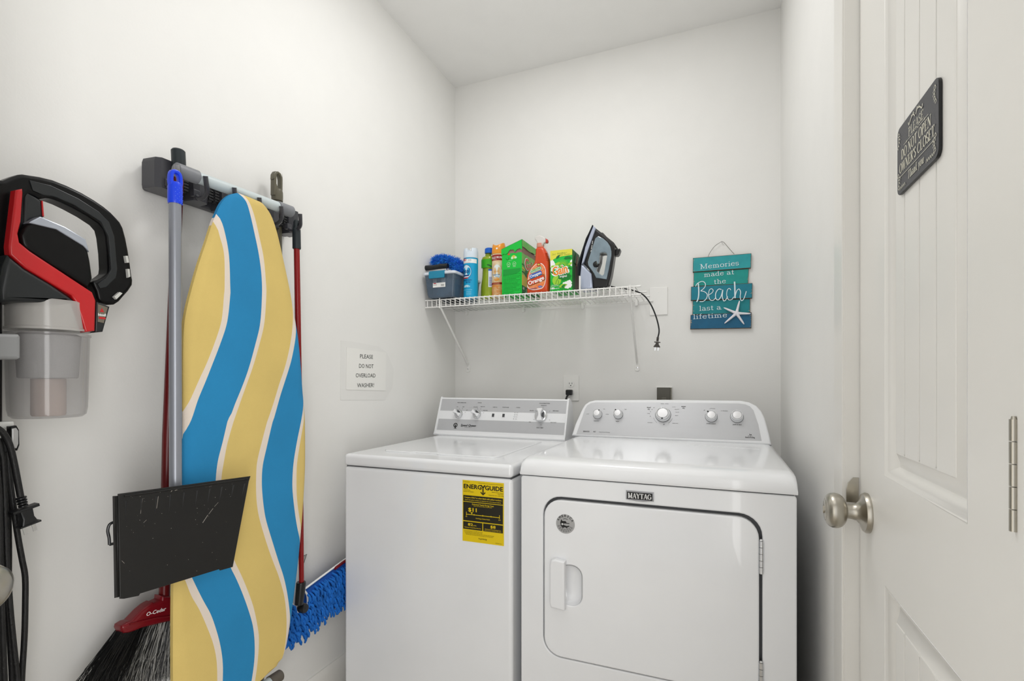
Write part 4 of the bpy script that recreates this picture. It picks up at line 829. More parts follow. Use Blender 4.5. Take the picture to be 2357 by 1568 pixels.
V([(0.5427,1.5045),(0.5446,1.5052),(0.5466,1.4757),(0.544,1.4765)], -.015, .036, VR, 'trigger_line', va, bev=.0006)
V([(0.4829,1.3874),(0.5061,1.3688),(0.5434,1.3483),(0.5788,1.3246),(0.583,1.3169),(0.4737,1.3046),(0.4715,1.3296),(0.4772,1.3681)], -.050, .100, VG, 'lower_housing', va, bev=.008)
V([(0.4924,1.5029),(0.5016,1.5084),(0.5022,1.5002),(0.4994,1.4489),(0.4953,1.4267),(0.4974,1.412),(0.512,1.4001),(0.6094,1.3422),(0.6153,1.3265),(0.6138,1.2662),(0.5976,1.2622),(0.5899,1.2909),(0.5806,1.3198),(0.5743,1.3305),(0.5052,1.3684),(0.4842,1.3875),(0.4831,1.4023),(0.4879,1.4536)], .030, .022, VR, 'red_band', va, bev=.004)
V([(0.62,1.3259),(0.6449,1.3189),(0.6323,1.2664),(0.6177,1.2634)], .018, .026, VG, 'badge_housing', va, bev=.004)
bq = [(0.6219,1.321),(0.6393,1.3163),(0.6323,1.2839),(0.6215,1.2854)]
FVb = FX(-1.1455)
bg = MB().plate(FVb, bq[::-1], mat('badge_taupe', '#6d6659', .4), th=.001, bev=.0002)
bc = (sum(p[0] for p in bq)/4, sum(p[1] for p in bq)/4)
bg.plate(FVb, [(bc[0]-.0055, bc[1]-.010), (bc[0]+.0065, bc[1]-.010), (bc[0]+.0065, bc[1]-.006), (bc[0]-.0055, bc[1]-.006)], VR, th=.0004, bev=.0001, h=.001)
bg.plate(FVb, [(bc[0]-.004, bc[1]+.004), (bc[0]+.004, bc[1]+.004), (bc[0], bc[1]+.012)], VR, th=.0004, bev=.0001, h=.001)
bg.text(FVb, 'bissell', bc[0], bc[1]-.004, .0055, WHITEP, w=.0135, bold=.03, h=.0016); bg.build('badge', va, smooth=False)
for pp_ in [[(0.6819,1.4324),(0.687,1.4336),(0.6896,1.4193),(0.6844,1.4182)],[(0.6861,1.4056),(0.6904,1.4064),(0.6921,1.39),(0.6878,1.3873)],[(0.6603,1.3423),(0.671,1.354),(0.6768,1.3522),(0.6652,1.3376)]]:
    V(pp_, .000, .0295, mat('clear_latch', '#c9c9c4', .25), 'latch', va, bev=.001)
cyv, cxv = 0.5655, -1.195
zc = {k: v for k, v in zip(('a', 'b', 'c', 'd'), [1.3201,1.2634,1.2584,1.0966])}
MB().lathe([(0.0628, 0), (0.0628, .004), (0.0607, .006), (0.0612, zc['a']-zc['b']-.002), (0.0591, zc['a']-zc['b'])], (cxv, cyv, zc['b']), (0, 0, 1), CLR2, 40).build('filter_collar', va)
MB().lathe([(0.0506, zc['d']-zc['c']+.001), (0.0564, zc['d']-zc['c']+.006), (0.0586, zc['d']-zc['c']+.018), (0.0596, -.1), (0.0617, -.006), (0.0638, -.004), (0.0638, 0), (0.0527, .001)], (cxv, cyv, zc['c']), (0, 0, 1), CLR, 44).build('dust_cup', va)
MB().lathe([(0.0422, -.086), (0.0443, -.084), (0.0485, -.004), (0.0422, 0)], (cxv, cyv, zc['c']), (0, 0, 1), mat('filter_grey', '#a3a3a3', .6, bump=.5, bscale=700), 32).build('filter_cone', va)
MB().lathe([(.024, -.158), (.026, -.155), (.026, -.087), (.02, -.086)], (cxv, cyv, zc['c']), (0, 0, 1), mat('filter_core_beige', '#b8a49a', .6), 24).build('filter_core', va)
V([(0.4466,1.2472),(0.4574,1.2467),(0.4822,1.248),(0.4852,1.2438),(0.4852,1.2073),(0.4811,1.2041),(0.4574,1.2033),(0.4466,1.2029)], .050, .034, mat('vacuum_mid_grey', '#8f9091', .35), 'clamp', va, bev=.006)
MB().box((-1.24, .40, zc['d']-.02), (-1.17, 0.4909, zc['a']+.04), VB, .012, 3).build('spine', va)
MB().box((-1.22, .44, zc['d']-.014), (-1.165, 0.5019, zc['d']-.001), mat('white_ring', '#d9d9d6', .35), .003).build('wand_ring', va)
MB().tube([(-1.19, .462, zc['d']-.014), (-1.19, .462, .12)], .018, mat('wand_grey', '#8d8f93', .3, metal=.3), 20).build('wand', va)
MB().box((-1.23, .40, .0), (-1.05, .60, .06), VB, .015, 3).box((-1.21, .44, .05), (-1.17, .48, .13), VB, .008, 2).build('floor_head', va)
V([(0.4891,1.0876),(0.4986,1.0884),(0.5022,1.0803),(0.5028,1.0532),(0.4998,1.0435),(0.4926,1.0445),(0.4897,1.0509)], .025, .016, VB, 'cord_hook', va, bev=.004)
V([(0.4897,1.0839),(0.4957,1.0849),(0.4987,1.0793),(0.4987,1.0562),(0.4963,1.0488),(0.4915,1.0486),(0.4897,1.0527)], .041, .004, mat('silver_button', '#b3b3b3', .3, metal=.4), 'hook_face', va, bev=.0015)
CRD = mat('black_cable', '#121213', .42, bump=.3, bscale=500, mottle=.3)
for k, (pts, xx) in enumerate([([(0.4629,1.0883),(0.4718,1.0779),(0.4799,1.0569),(0.4857,1.026),(0.4903,0.995),(0.4945,0.9653)],-1.13),([(0.486,1.0437),(0.4883,0.9977),(0.4948,0.9351),(0.5002,0.8875),(0.5057,0.8471),(0.5099,0.8145),(0.5099,0.7599),(0.5087,0.7059),(0.5051,0.6316),(0.5026,0.5308)],-1.15),([(0.4672,1.0693),(0.4728,1.0314),(0.4756,0.9637),(0.4774,0.8885),(0.4797,0.8277),(0.4837,0.7584),(0.4884,0.6957),(0.4925,0.6419),(0.4961,0.5392)],-1.135),([(0.4855,1.0738),(0.4891,0.9968),(0.4914,0.8812),(0.4914,0.766),(0.4962,0.6343),(0.4974,0.5316)],-1.16),([(0.4618,1.0407),(0.4668,0.9661),(0.4679,0.8549),(0.4707,0.7427),(0.473,0.6539),(0.4753,0.5542)],-1.13),([(0.4717,1.0601),(0.4752,0.9238),(0.4774,0.7718),(0.4797,0.6434),(0.4821,0.5417)],-1.16)]):
    MB().tube([(xx, a, b) for a, b in curve(pts, 5)], .0045 if k else .005, CRD, 10).build('cord', va)
pc = [(-1.13,0.4945,0.9653),(-1.13,0.4963,0.9535),(-1.13,0.5005,0.9265),(-1.13,0.5059,0.9128)]
P0, P1, P2, P3 = (Vector(p) for p in pc); ax = (P3-P0).normalized()
FPl = Frame(P0, Vector((0, ax.z, -ax.y)).normalized()*-1, ax*-1)
FPl = Frame(P0, (0, -ax.z, ax.y), -ax)
pl = MB()
for k in range(4): pl.lathe([(.0055, 0), (.0078-.0003*k, .001), (.0078-.0003*k, .003), (.0055, .004)], P0+ax*(.001+.0048*k), ax, BLACK, 12)
L0 = (P3-P0).length
pl.plate(FPl, [(-.019, -.021), (.019, -.021), (.019, -.026), (-.019, -.026)], BLACK, th=.018, bev=.0015, h=-.009)
pl.plate(FPl, [(-.0095, -.024), (.0095, -.024), (.0085, -.040), (.012, -L0+.003), (.012, -L0), (-.012, -L0), (-.012, -L0+.003), (-.0085, -.040)], BLACK, th=.016, bev=.0025, h=-.008)
pl.plate(FPl, [(-.015, -L0+.003), (.015, -L0+.003), (.015, -L0), (-.015, -L0)], BLACK, th=.019, bev=.001, h=-.0095)
pg_ = pl.build('plug', va)
for s_ in (-1, 1):
    MB().plate(FPl, [(s_*.0065-.003, -L0), (s_*.0065+.003, -L0), (s_*.0065+.003, -L0-.015), (s_*.0065-.003, -L0-.015)], CHROME, th=.0015, bev=.0004, h=-.0008).build('prong', pg_)
# ---------------------------------------------------------------- wire shelf on the back wall
WIRE = mat('white_wire_coating', '#f0efec', .35, bump=.02)
sh = thing('wire_shelf', 'white ventilated wire shelf on the back wall, carrying the cleaning supplies', 'shelf', (-.79, 2.39, 1.53))
SX0, SX1, SYF, SYB = -1.297, -.290, 2.094, 2.390
ZF, ZB, ZL = 1.5500, 1.5345, 1.5165
def zd(y): return ZF+(ZB-ZF)*(y-SYF)/(SYB-SYF)
for nm, y, z, r, x1 in (('front_rail', SYF, ZF, .0031, SX1), ('lip_rail', SYF+.001, ZL, .0031, SX1), ('deck_rail', 2.185, zd(2.185)-.004, .0026, SX1+.012), ('deck_rail', 2.275, zd(2.275)-.004, .0026, SX1+.014), ('back_rail', SYB, ZB-.003, .0031, SX1+.014)):
    MB().tube([(SX0-.004, y, z), (x1, y, z), (x1+.002, y, z)], [r, r, r*1.0], WIRE, 10).build(nm, sh)
    MB().tube([(x1-.014, y, z), (x1-.012, y, z), (x1+.003, y, z), (x1+.005, y, z)], [r, r*1.45, r*1.45, r*.8], WIRE, 10).build('rail_cap', sh)
w0 = MB().tube([(0, SYB, ZB), (0, SYF+.002, ZF+.0032), (0, SYF-.0028, ZF+.0012), (0, SYF-.0026, ZL-.002)], .0023, WIRE, 6)
ww = w0.build('wire', sh, wn=False); WL0 = Vector((0, 0, 0))
xw = SX0+.010; first = True
while xw < SX1-.004:
    o = ww if first else ww.copy()
    if not first: COL.objects.link(o)
    o.location = (xw, 0, 0) ; first = False; xw += .0250
# wire mesh vertices are stored relative to the shelf origin
for fx, tx_ in ((-1.2256, -1.2184), (-.3442, -.328)):
    foot = Vector((fx, 2.392, 1.252)); topp = Vector((tx_, SYF+.006, 1.512))
    br = MB().tube([topp+Vector((0, -.006, .010)), topp, foot, foot+Vector((0, .003, -.010))], [.0048, .0050, .0050, .0042], WIRE, 10)
    bro = br.build('support_brace', sh)
    MB().plate(Frame((fx, YB, 1.232), (1, 0, 0), (0, 0, 1)), rrect(-.0105, -.022, .0105, .018, .006), WIRE, th=.004, bev=.001).build('brace_foot', bro)
    MB().lathe([(.0042, 0), (.004, .0015), (0, .002)], (fx, YB-.004, 1.226), (0, -1, 0), CHROME, 12).build('screw', bro)
    MB().tube([(tx_, SYF-.006, ZF+.006), (tx_, SYF-.0075, ZF-.01), (tx_, SYF-.006, ZL-.006), (tx_, SYF+.004, ZL-.006)], .0034, WIRE, 8).build('brace_hook', bro)
for x in [-1.2318,-0.9084,-0.6024,-0.3464]:
    cl = MB().box((x-.007, 2.384, ZB-.022), (x+.007, YB, ZB+.008), WIRE, .003, 2).lathe([(.0035, 0), (.003, .0015), (0, .002)], (x, 2.384, ZB-.013), (0, -1, 0), WIRE, 10)
    cl.build('wall_clip', sh)
MB().box((-.5445, 2.098, ZF-.01), (-.5375, 2.103, ZF+.062), WIRE, .002, 2).build('divider_post', sh)
MB().box((-.4235, 2.150, ZF-.006), (-.4195, 2.154, ZF+.020), WIRE, .001, 2).build('divider_stub', sh)
ZI = 1.5562                                                   # things stand on the wires
def ZY(Y): return zd(Y)+.0035
# --- storage box with latching lid
NAVY = mat('smoky_blue_clear_plastic', '#5d7186', .15, alpha=.72, spec=.7, mottle=.2, mscale=14); LIDM = mat('pale_blue_white_lid', '#dfe3ec', .35); TEAL = mat('teal_latch', '#1b86a8', .35)
sb = thing('storage_box', 'small clear smoky-blue storage box with pale lid and teal latch, leftmost on the wire shelf', 'storage box', (-1.21, 2.2, ZI))
x0, x1, y0, y1, z1 = -1.293, -1.122, 2.060, 2.345, 1.6643
bb = MB(); rings = []
for z, i in ((ZI+.004, .020), (ZI, .026), (ZI+.004, .016), (ZI+.02, .012), (z1-.004, .004), (z1, .003)):
    rings.append([(a, b, z) for a, b in rrect(x0+i, y0+i, x1-i, y1-i, .014, 4)])

k = len(rings[0]); vs = [p for r_ in rings for p in r_]
bb.add(vs, [(j*k+i, j*k+(i+1) % k, (j+1)*k+(i+1) % k, (j+1)*k+i) for j in range(len(rings)-1) for i in range(k)]+[tuple(range(k))[::-1]], NAVY)
bb.build('tub', sb)
MB().box((x0+.03, y0+.035, ZI+.004), (x1-.03, y1-.03, z1-.03), mat('navy_contents', '#2c3f55', .6, mottle=.4, mscale=20), .012, 3).build('contents', sb)
MB().plate(Frame((0, 0, 0), (1, 0, 0), (0, 1, 0)), rrect(x0-.001, y0-.006, x1+.003, y1, .018, 5), LIDM, th=.013, bev=.004, h=z1-.001).build('lid', sb)
lt = MB().plate(FY(y0-.004), rrect(-1.255, z1-.020, -1.172, z1+.011, .004, 3), TEAL, th=.008, bev=.002).box((-1.255, y0-.008, z1+.004), (-1.172, y0+.022, z1+.0155), TEAL, .003); lt.build('latch', sb)
lb = MB().quad([(-1.243, ZI+.048, .0002), (-1.176, ZI+.048, .0002), (-1.176, ZI+.092, .0002), (-1.243, ZI+.092, .0002)], WHITEP, FY(y0+.0075))
FL = FY(y0+.0075)
lb.quad([(-1.222, ZI+.070, .0005), (-1.197, ZI+.070, .0005), (-1.197, ZI+.088, .0005), (-1.222, ZI+.088, .0005)], NAVY, FL)
lb.text(FL, 'Latch', -1.209, ZI+.074, .008, INK, w=.022, bold=.03, shear=.2, h=.0007)
lb.text(FL, '6 QT BOX', -1.231, ZI+.058, .0035, INK, w=.018, bold=.03, h=.0005)
lb.disc(FL, -1.232, ZI+.067, .008, mat('label_red', '#c8283a', .5), ry=.0022, h=.0005)
for j in range(9): lb.quad([(-1.199+.002*j, ZI+.052, .0005), (-1.1982+.002*j, ZI+.052, .0005), (-1.1982+.002*j, ZI+.062, .0005), (-1.199+.002*j, ZI+.062, .0005)], INK, FL)
lb.build('printed_label', sb, smooth=False)
# --- duster on the lid
zl = z1+.013
du = thing('duster', 'fluffy bright blue duster with short black handle lying on the storage box', 'duster', (-1.2, 2.15, zl))
MB().tube([(-1.3103,2.105,1.7098),(-1.2932,2.105,1.7094),(-1.257,2.105,1.7093),(-1.2212,2.105,1.7109),(-1.1834,2.105,1.7106)], [.0125, .0128, .0112, .0125, .0115], BLACK, 16).build('handle', du)
MB().lathe([(.0075, -.0006), (0, -.0002)], (-1.3113,2.105,1.7151), (-1, -.05, 0), INK, 12).build('handle_hole', du)
FUZ = mat('blue_microfibre', '#2b8ff2', .8, mottle=.35, mscale=60); FUZ2 = mat('deep_blue_microfibre', '#145ce0', .8)
sp_ = curve([(-1.2828,2.14,1.737),(-1.2706,2.14,1.7508),(-1.2439,2.14,1.7558),(-1.2054,2.14,1.7513),(-1.1627,2.14,1.7349),(-1.1345,2.14,1.7138),(-1.1275,2.14,1.6883)], 7)
MB().tube(sp_, .011, FUZ2, 10).build('core', du)
fz = MB()
sp_ += [(p[0]+random.uniform(-.012,.012), p[1]+random.uniform(-.02,.03), max(zl+.012, p[2]-random.uniform(.0,.035))) for p in sp_ for _ in range(2) if p[0] > -1.235]
for k in range(4200):
    p = Vector(random.choice(sp_)); a = random.uniform(0, 2*PI); t_ = random.random()
    d_ = Vector((random.gauss(0, .7), random.gauss(0, 1), random.gauss(.15, 1))).normalized()
    L = random.uniform(.020, .030)*(1.0 if p.x < -1.18 else 1.08)
    q_ = p+d_*L+Vector((random.uniform(-.006, .006), 0, random.uniform(-.004, .002)))
    if q_.z < zl+.0015: q_.z = zl+.0015+random.random()*.004
    if q_.x < XL+.01: q_.x = XL+.01
    fz.tube([p, (p+q_)/2+Vector((0, 0, .002)), q_], [.0012, .0011, .0006], FUZ if random.random() < .8 else FUZ2, 3, cap=False)
fz.build('microfibre_strands', du, kind='stuff', wn=False, smooth=False)
# --- cylinder wrapped print
class Cyl:
    def __init__(s, x, y, z, r, a0=0, sy=1): s.x, s.y, s.z, s.r, s.a0, s.sy = x, y, z, r, a0, sy
    def __call__(s, a, b, h=0):
        t = (a/s.r)+s.a0; return Vector((s.x+(s.r+h)*math.sin(t), s.y-(s.r+h)*math.cos(t)*s.sy, s.z+b))
def cquad(mb, C_, a0, a1, b0, b1, m, h=.0003, n=14, wav=0):
    vs = []
    for k in range(n+1):
        a = a0+(a1-a0)*k/n; u = wav*math.sin(PI*k/n) if wav else 0
        vs += [C_(a, b0, h), C_(a, b1+u, h)]
    mb.add(vs, [(2*k, 2*k+2, 2*k+3, 2*k+1) for k in range(n)], m)
def cdisc(mb, C_, a, b, ra, rb, m, h=.0004, n=22):
    vs = [C_(a, b, h)]+[C_(a+ra*math.cos(2*PI*k/n), b+rb*math.sin(2*PI*k/n), h) for k in range(n)]
    mb.add(vs, [(0, 1+k, 1+(k+1) % n) for k in range(n)], m)
# disinfectant can: white cap, light blue body
CY = mat('cyan_can_print', '#12a6d8', .3, mottle=.1, mscale=12); NVY = mat('navy_print', '#16307a', .4); LBL = mat('pale_blue_cap', '#dbe6f1', .35)
REDP2 = mat('red_print', '#c21f2c', .4); LCY = mat('light_cyan_print', '#7fd0ea', .35)
can = thing('aerosol_can', 'light blue disinfectant aerosol can with white cap between storage box and green bottle', 'aerosol can', (-1.085, 2.155, ZI))
cx_, cy_, r_ = -1.0845, 2.150, .0345
zc1, zc2, zc3 = [1.7442,1.7177,1.7951]
MB().lathe([(.030, 0), (r_+.0008, .001), (r_+.0008, .004), (r_, .006), (r_, zc1-ZI-.006), (r_+.0006, zc1-ZI-.004), (r_-.001, zc1-ZI)], (cx_, cy_, ZI), (0, 0, 1), CY, 40).build('can_body', can)
cp_ = MB(); C_ = Cyl(cx_, cy_, ZI, r_+.0003, -.12)
n = 40; Hc = zc3-zc1; vs = []; R0 = r_+.0004
prof = [(1.0, 0), (1.0, .55), (.97, .8), (.90, 1.0), (.80, 1.0), (.78, .6), (0.01, .55)]
for s_, h_ in prof:
    for k in range(n):
        a = 2*PI*k/n; ca_ = math.cos(a+1.35); h2 = h_
        if h_ > .6: h2 = h_-.12*(1-math.sin(a))*.5 if ca_ < .96 else .52
        if ca_ > .955 and h_ > .6: h2 = .50
        vs.append((cx_+R0*s_*math.cos(a), cy_+R0*s_*math.sin(a), zc1+Hc*h2))
cp_.add(vs, [(i*n+k, i*n+(k+1) % n, (i+1)*n+(k+1) % n, (i+1)*n+k) for i in range(len(prof)-1) for k in range(n)], LBL)
cp_.build('cap', can, ang=50)
MB().lathe([(.006, 0), (.006, .02), (.003, .022), (0, .022)], (cx_, cy_, zc1+Hc*.5), (0, 0, 1), WHITEP, 12).build('nozzle', can)
L_ = MB(); Ca = Cyl(cx_, cy_, ZI, r_, -.35)
cquad(L_, Ca, -.05, .06, zc2-ZI, zc1-ZI-.007, WHITEP, n=30)
L_.text(Ca, 'PRO', -.006, zc2-ZI+.010, .013, REDP2, w=.022, bold=.06, h=.0006); L_.text(Ca, 'GLOBAL BRAND', .022, zc2-ZI+.014, .003, NVY, w=.016, h=.0006); L_.text(Ca, 'SERVICES', .022, zc2-ZI+.009, .003, NVY, w=.016, h=.0006)
L_.text(Ca, 'Kills viruses and bacteria', .008, zc2-ZI+.002, .0028, REDP2, w=.034, h=.0006)
zz = [round(v-ZI, 4) for v in [1.709,1.646,1.6826,1.6643,1.6582,1.646,1.6378,1.6297,1.6114,1.5951]]
cdisc(L_, Ca, .004, (zz[0]+zz[1])/2, .0275, (zz[0]-zz[1])/2*1.05, NVY, .0004); cdisc(L_, Ca, .004, (zz[0]+zz[1])/2, .0258, (zz[0]-zz[1])/2*.99, mat('pale_label_oval', '#cfe7f4', .35), .0006)
L_.text(Ca, 'Lysol', -.001, zz[2]-.012, .022, NVY, w=.044, bold=.02, shear=.25, h=.0009)
cquad(L_, Ca, -.022, .020, zz[4]-.002, zz[4]+.004, NVY, .0009); cquad(L_, Ca, -.028, .016, zz[5]-.001, zz[5]+.004, REDP2, .0010)
L_.text(Ca, 'Disinfectant', .008, zz[6]-.003, .0075, NVY, w=.046, bold=.02, h=.0006); L_.text(Ca, 'Spray', .014, zz[7]-.004, .0075, NVY, w=.024, bold=.02, h=.0006)
for k in range(5): cdisc(L_, Ca, .004+.005*k-.008, zz[8]-.002*abs(k-2), .010, .0045, WHITEP if k % 2 else LCY, .0006+.0001*k)
cquad(L_, Ca, -.03, .034, zz[9]-.004, zz[9]-.002, LCY, .0006)
for k in range(4): cquad(L_, Ca, .004, .03, .012+.005*k, .0138+.005*k, LCY, .0006)
L_.build('printed_label', can, smooth=False)
# green cleaner bottle
GRN = mat('green_cleaner_liquid', '#9fb322', .12, alpha=.93, coat=.3, mottle=.15, mscale=20); GRL = mat('green_label', '#3fae1e', .35); DGR = mat('dark_green_print', '#0d5a24', .4)
gb = thing('cleaner_bottle', 'yellow-green cleaner bottle with bright blue screw cap behind the orange aerosol can', 'bottle', (-1.025, 2.21, ZI))
gx, gy = -1.022, 2.212
gz = [round(v-ZI, 4) for v in [1.8012,1.7762,1.7657,1.7469,1.7176,1.7009,1.6716,1.6487,1.6173]]
MB().lathe([(.020, 0), (.034, .002), (.037, .012), (.036, gz[8]), (.032, gz[7]), (.0318, gz[7]+.002), (.030, gz[6]), (.0285, gz[5]), (.033, gz[4]), (.034, gz[3]), (.029, gz[3]+.012), (.016, gz[2]), (.014, gz[1])], (gx, gy, ZI), (0, 0, 1), GRN, 36, sy=.8).build('bottle_body', gb)
cq = MB(); Cg = Cyl(gx, gy, ZI, .0345, 0, .8)
cquad(cq, Cg, -.036, .036, gz[5]+.004, gz[3]-.001, GRL, .0008, 20)
for k in range(5): cdisc(cq, Cg, .012+.004*k, gz[4]-.002*k, .007, .0025, DGR, .0012)
cq.build('green_band', gb, smooth=False)
cq = MB(); Cg2 = Cyl(gx, gy, ZI, .036, .25, .8)
cquad(cq, Cg2, .004, .03, gz[8]-.006, gz[5]-.012, mat('barcode_white', '#dfe6f5', .5), .0008, 10)
cquad(cq, Cg2, .004, .03, gz[5]-.012, gz[5]-.004, mat('cap_blue', '#0d62c8', .3), .0008, 10)
for k in range(12): cquad(cq, Cg2, .008, .026, gz[8]+.0+.0036*k, gz[8]+.0016+.0036*k, NVY, .0012, 8)
cq.build('barcode_label', gb, smooth=False)
cbm = MB().lathe([(.0215, 0), (.022, .002), (.0205, gz[0]-gz[1]-.002), (.018, gz[0]-gz[1]), (0, gz[0]-gz[1])], (gx+.006, gy, ZI+gz[1]+.001), (0, 0, 1), mat('cap_blue', '#0d62c8', .3), 28)
for k in range(28): a = 2*PI*k/28; cbm.tube([(gx+.006+.0218*math.cos(a), gy+.0218*math.sin(a), ZI+gz[1]+.003), (gx+.006+.0208*math.cos(a), gy+.0208*math.sin(a), ZI+gz[0]-.003)], .0008, mat('cap_blue', '#0d62c8', .3), 4)
cbm.build('screw_cap', gb)
# orange aerosol can
ORC = mat('orange_cap', '#e8951c', .3, coat=.2); ORB = mat('orange_can_print', '#d9822b', .35, col2='#e7b27a', mottle=.3, mscale=35); CRM = mat('cream_can_print', '#f1e2c4', .4, col2='#dba45a', mscale=22)
oc_ = thing('aerosol_can', 'orange disinfectant aerosol can with a dark red band, left of the torn green box', 'aerosol can', (-.957, 2.2, ZI))
cx_, cy_, r_ = -.9585, 2.195, .0335
oz = [round(v-ZI, 4) for v in [1.8148,1.7618,1.7332,1.7291,1.7067,1.6781,1.6597,1.6393,1.625,1.5965,1.7944]]
MB().lathe([(.029, 0), (r_+.0008, .001), (r_+.0008, .004), (r_, .006), (r_, oz[1]-.006), (r_+.0006, oz[1]-.004), (r_-.001, oz[1])], (cx_, cy_, ZI), (0, 0, 1), CRM, 40).build('can_body', oc_)
cp_ = MB(); vs = []; Hc = oz[0]-oz[1]; n = 48
prof = [(1.01, 0), (1.0, .35), (.96, .62), (.90, .86), (.84, 1.0), (.78, .97), (.74, .6), (.01, .5)]
for s_, h_ in prof:
    for k in range(n):
        a = 2*PI*k/n; ear = abs(math.cos(a))
        h2 = h_ if h_ < .5 else .5+(h_-.5)*(.45+.55*ear**1.5)
        vs.append((cx_+r_*s_*math.cos(a), cy_+r_*s_*math.sin(a), ZI+oz[1]+Hc*h2))
cp_.add(vs, [(i*n+k, i*n+(k+1) % n, (i+1)*n+(k+1) % n, (i+1)*n+k) for i in range(len(prof)-1) for k in range(n)], ORC); cp_.build('cap', oc_, ang=60)
Co = Cyl(cx_, cy_, ZI, r_, 0)
MB().lathe([(.0045, 0), (.0045, .0006), (0, .0007)], Co(.004, oz[10]-.010, .0), (.1, -1, .15), WHITEP, 14).build('spray_hole', oc_)
O = MB(); DRD = mat('dark_red_band', '#9c1c1a', .35)
cquad(O, Co, -.05, .05, oz[3], oz[1]-.006, DRD, .0003, 24); O.text(Co, 'KILLS 99.9%', .000, oz[3]+.009, .0095, WHITEP, w=.058, bold=.04, h=.0007); O.text(Co, 'of bacteria', -.006, oz[3]+.003, .003, WHITEP, w=.018, h=.0007)
cdisc(O, Co, .004, (oz[4]+oz[7])/2+.004, .021, (oz[4]-oz[7])/2-.001, mat('white_oval', '#eef3f4', .4), .0004)
SBL = mat('sky_blue_print', '#1b8fc4', .4)
O.text(Co, 'Citrus Clean', .004, oz[5]-.002, .0035, ORC, w=.024, h=.0008)
O.text(Co, 'Disinfectant', .000, oz[6]-.001, .0075, SBL, w=.040, bold=.02, h=.0008); O.text(Co, 'Spray', .006, oz[6]-.010, .0075, SBL, w=.021, bold=.02, h=.0008)
cdisc(O, Co, .002, oz[7]+.001, .0125, .007, ORC, .0009); cdisc(O, Co, .000, oz[7]+.006, .011, .0055, CRM, .0011)
cquad(O, Co, -.05, .05, oz[8]-.009, oz[8]+.001, DRD, .0005, 24); O.text(Co, 'FOR HOME USE', 0, oz[8]-.003, .003, CRM, w=.028, h=.0008); O.text(Co, 'KEEP OUT OF REACH', 0, oz[8]-.0075, .003, CRM, w=.034, h=.0008)
cquad(O, Co, -.05, .05, .001, oz[8]-.012, ORB, .0004, 24)
for k in range(7): cquad(O, Co, -.016, -.016+.018+.004*(k % 3), oz[9]-.006*k+.006, oz[9]-.006*k+.0085, CRM, .0008, 5)
for k in range(5): cquad(O, Co, .008, .024, oz[9]-.007*k+.002, oz[9]-.007*k+.0035, CRM, .0008, 5)
O.text(Co, 'NET WT 19 OZ', 0, .006, .0045, CRM, w=.046, bold=.03, h=.0008)
O.build('printed_label', oc_, smooth=False)
# --- large torn-open detergent box
GN = mat('bright_green_card', '#08bf3d', .45, bump=.03); GN2 = mat('light_green_card', '#9fc06a', .45, col2='#3fae3a', mscale=6); CARD = mat('brown_card_inside', '#9a7d72', .85, bump=.1, bscale=300, mottle=.15)
DG2 = mat('dark_green_card', '#0a6a34', .5); YL = mat('yellow_card', '#d8c94b', .45); PGN = mat('pale_print_green', '#c9ecc8', .5)
X0, X1, Y0, Y1 = -.9095, -.8125, 2.118, 2.365; z0, zt_ = ZI, 1.7431
db = thing('detergent_box', 'tall bright green detergent box torn open at the top with its lid propped up', 'box', (-.86, 2.24, ZI))
bo_ = MB()
def shell(m, x0, x1, y0, y1, z0, z1, t, mo_, mi, jag, mright=None):
    # open-topped card box: outer walls with ragged rims, brown inside
    n = 18
    for (p, q, mm) in (((x0, y0), (x1, y0), mo_), ((x1, y0), (x1, y1), mright or mo_), ((x1, y1), (x0, y1), mo_), ((x0, y1), (x0, y0), mo_)):
        d = Vector((q[0]-p[0], q[1]-p[1])); nn = Vector((d.y, -d.x)).normalized(); vo = []; vi = []
        for k in range(n+1):
            f = k/n; pt = Vector(p)+d*f; j = jag*math.sin(f*9+p[0]*50)*.5+jag*.5*math.sin(f*23+1) if 0 < k < n else 0
            pi2 = pt-nn*t
            vo += [(pt.x, pt.y, z0), (pt.x, pt.y, z1+j)]; vi += [(pi2.x, pi2.y, z0+.001), (pi2.x, pi2.y, z1+j)]
        m.add(vo, [(2*k, 2*k+2, 2*k+3, 2*k+1) for k in range(n)], mm); m.add(vi, [(2*k+1, 2*k+3, 2*k+2, 2*k) for k in range(n)], mi)
        m.add([v for k in range(n+1) for v in (vo[2*k+1], vi[2*k+1])], [(2*k, 2*k+2, 2*k+3, 2*k+1) for k in range(n)], mi)
    m.quad([(x0, y0, z0), (x0, y1, z0), (x1, y1, z0), (x1, y0, z0)], mo_)
shell(bo_, X0, X1, Y0, Y1, z0, zt_, .0012, GN, CARD, .0018, GN2)
bo_.build('carton', db, smooth=False)
# brown torn inner band standing above the rim
ib_ = MB(); e = .0016
pts = [(X0+e, Y0+e), (X1-e, Y0+e), (X1-e, Y1-e), (X0+e, Y1-e)]; nseg = 22
for (p, q), (hA, hB) in zip(zip(pts, pts[1:]+pts[:1]), ((.013, .030), (.030, .022), (.02, .01), (.01, .010))):
    vs = []
    for k in range(nseg+1):
        f = k/nseg; x = p[0]+(q[0]-p[0])*f; y = p[1]+(q[1]-p[1])*f
        hh_ = hA+(hB-hA)*(f if f > .45 else f*.55)+.0022*math.sin(f*19)+.0014*math.sin(f*41)
        vs += [(x, y, zt_-.02), (x, y, zt_+hh_)]
    ib_.add(vs, [(2*k, 2*k+2, 2*k+3, 2*k+1) for k in range(nseg)], CARD)
ib_.build('inner_liner', db, smooth=False)
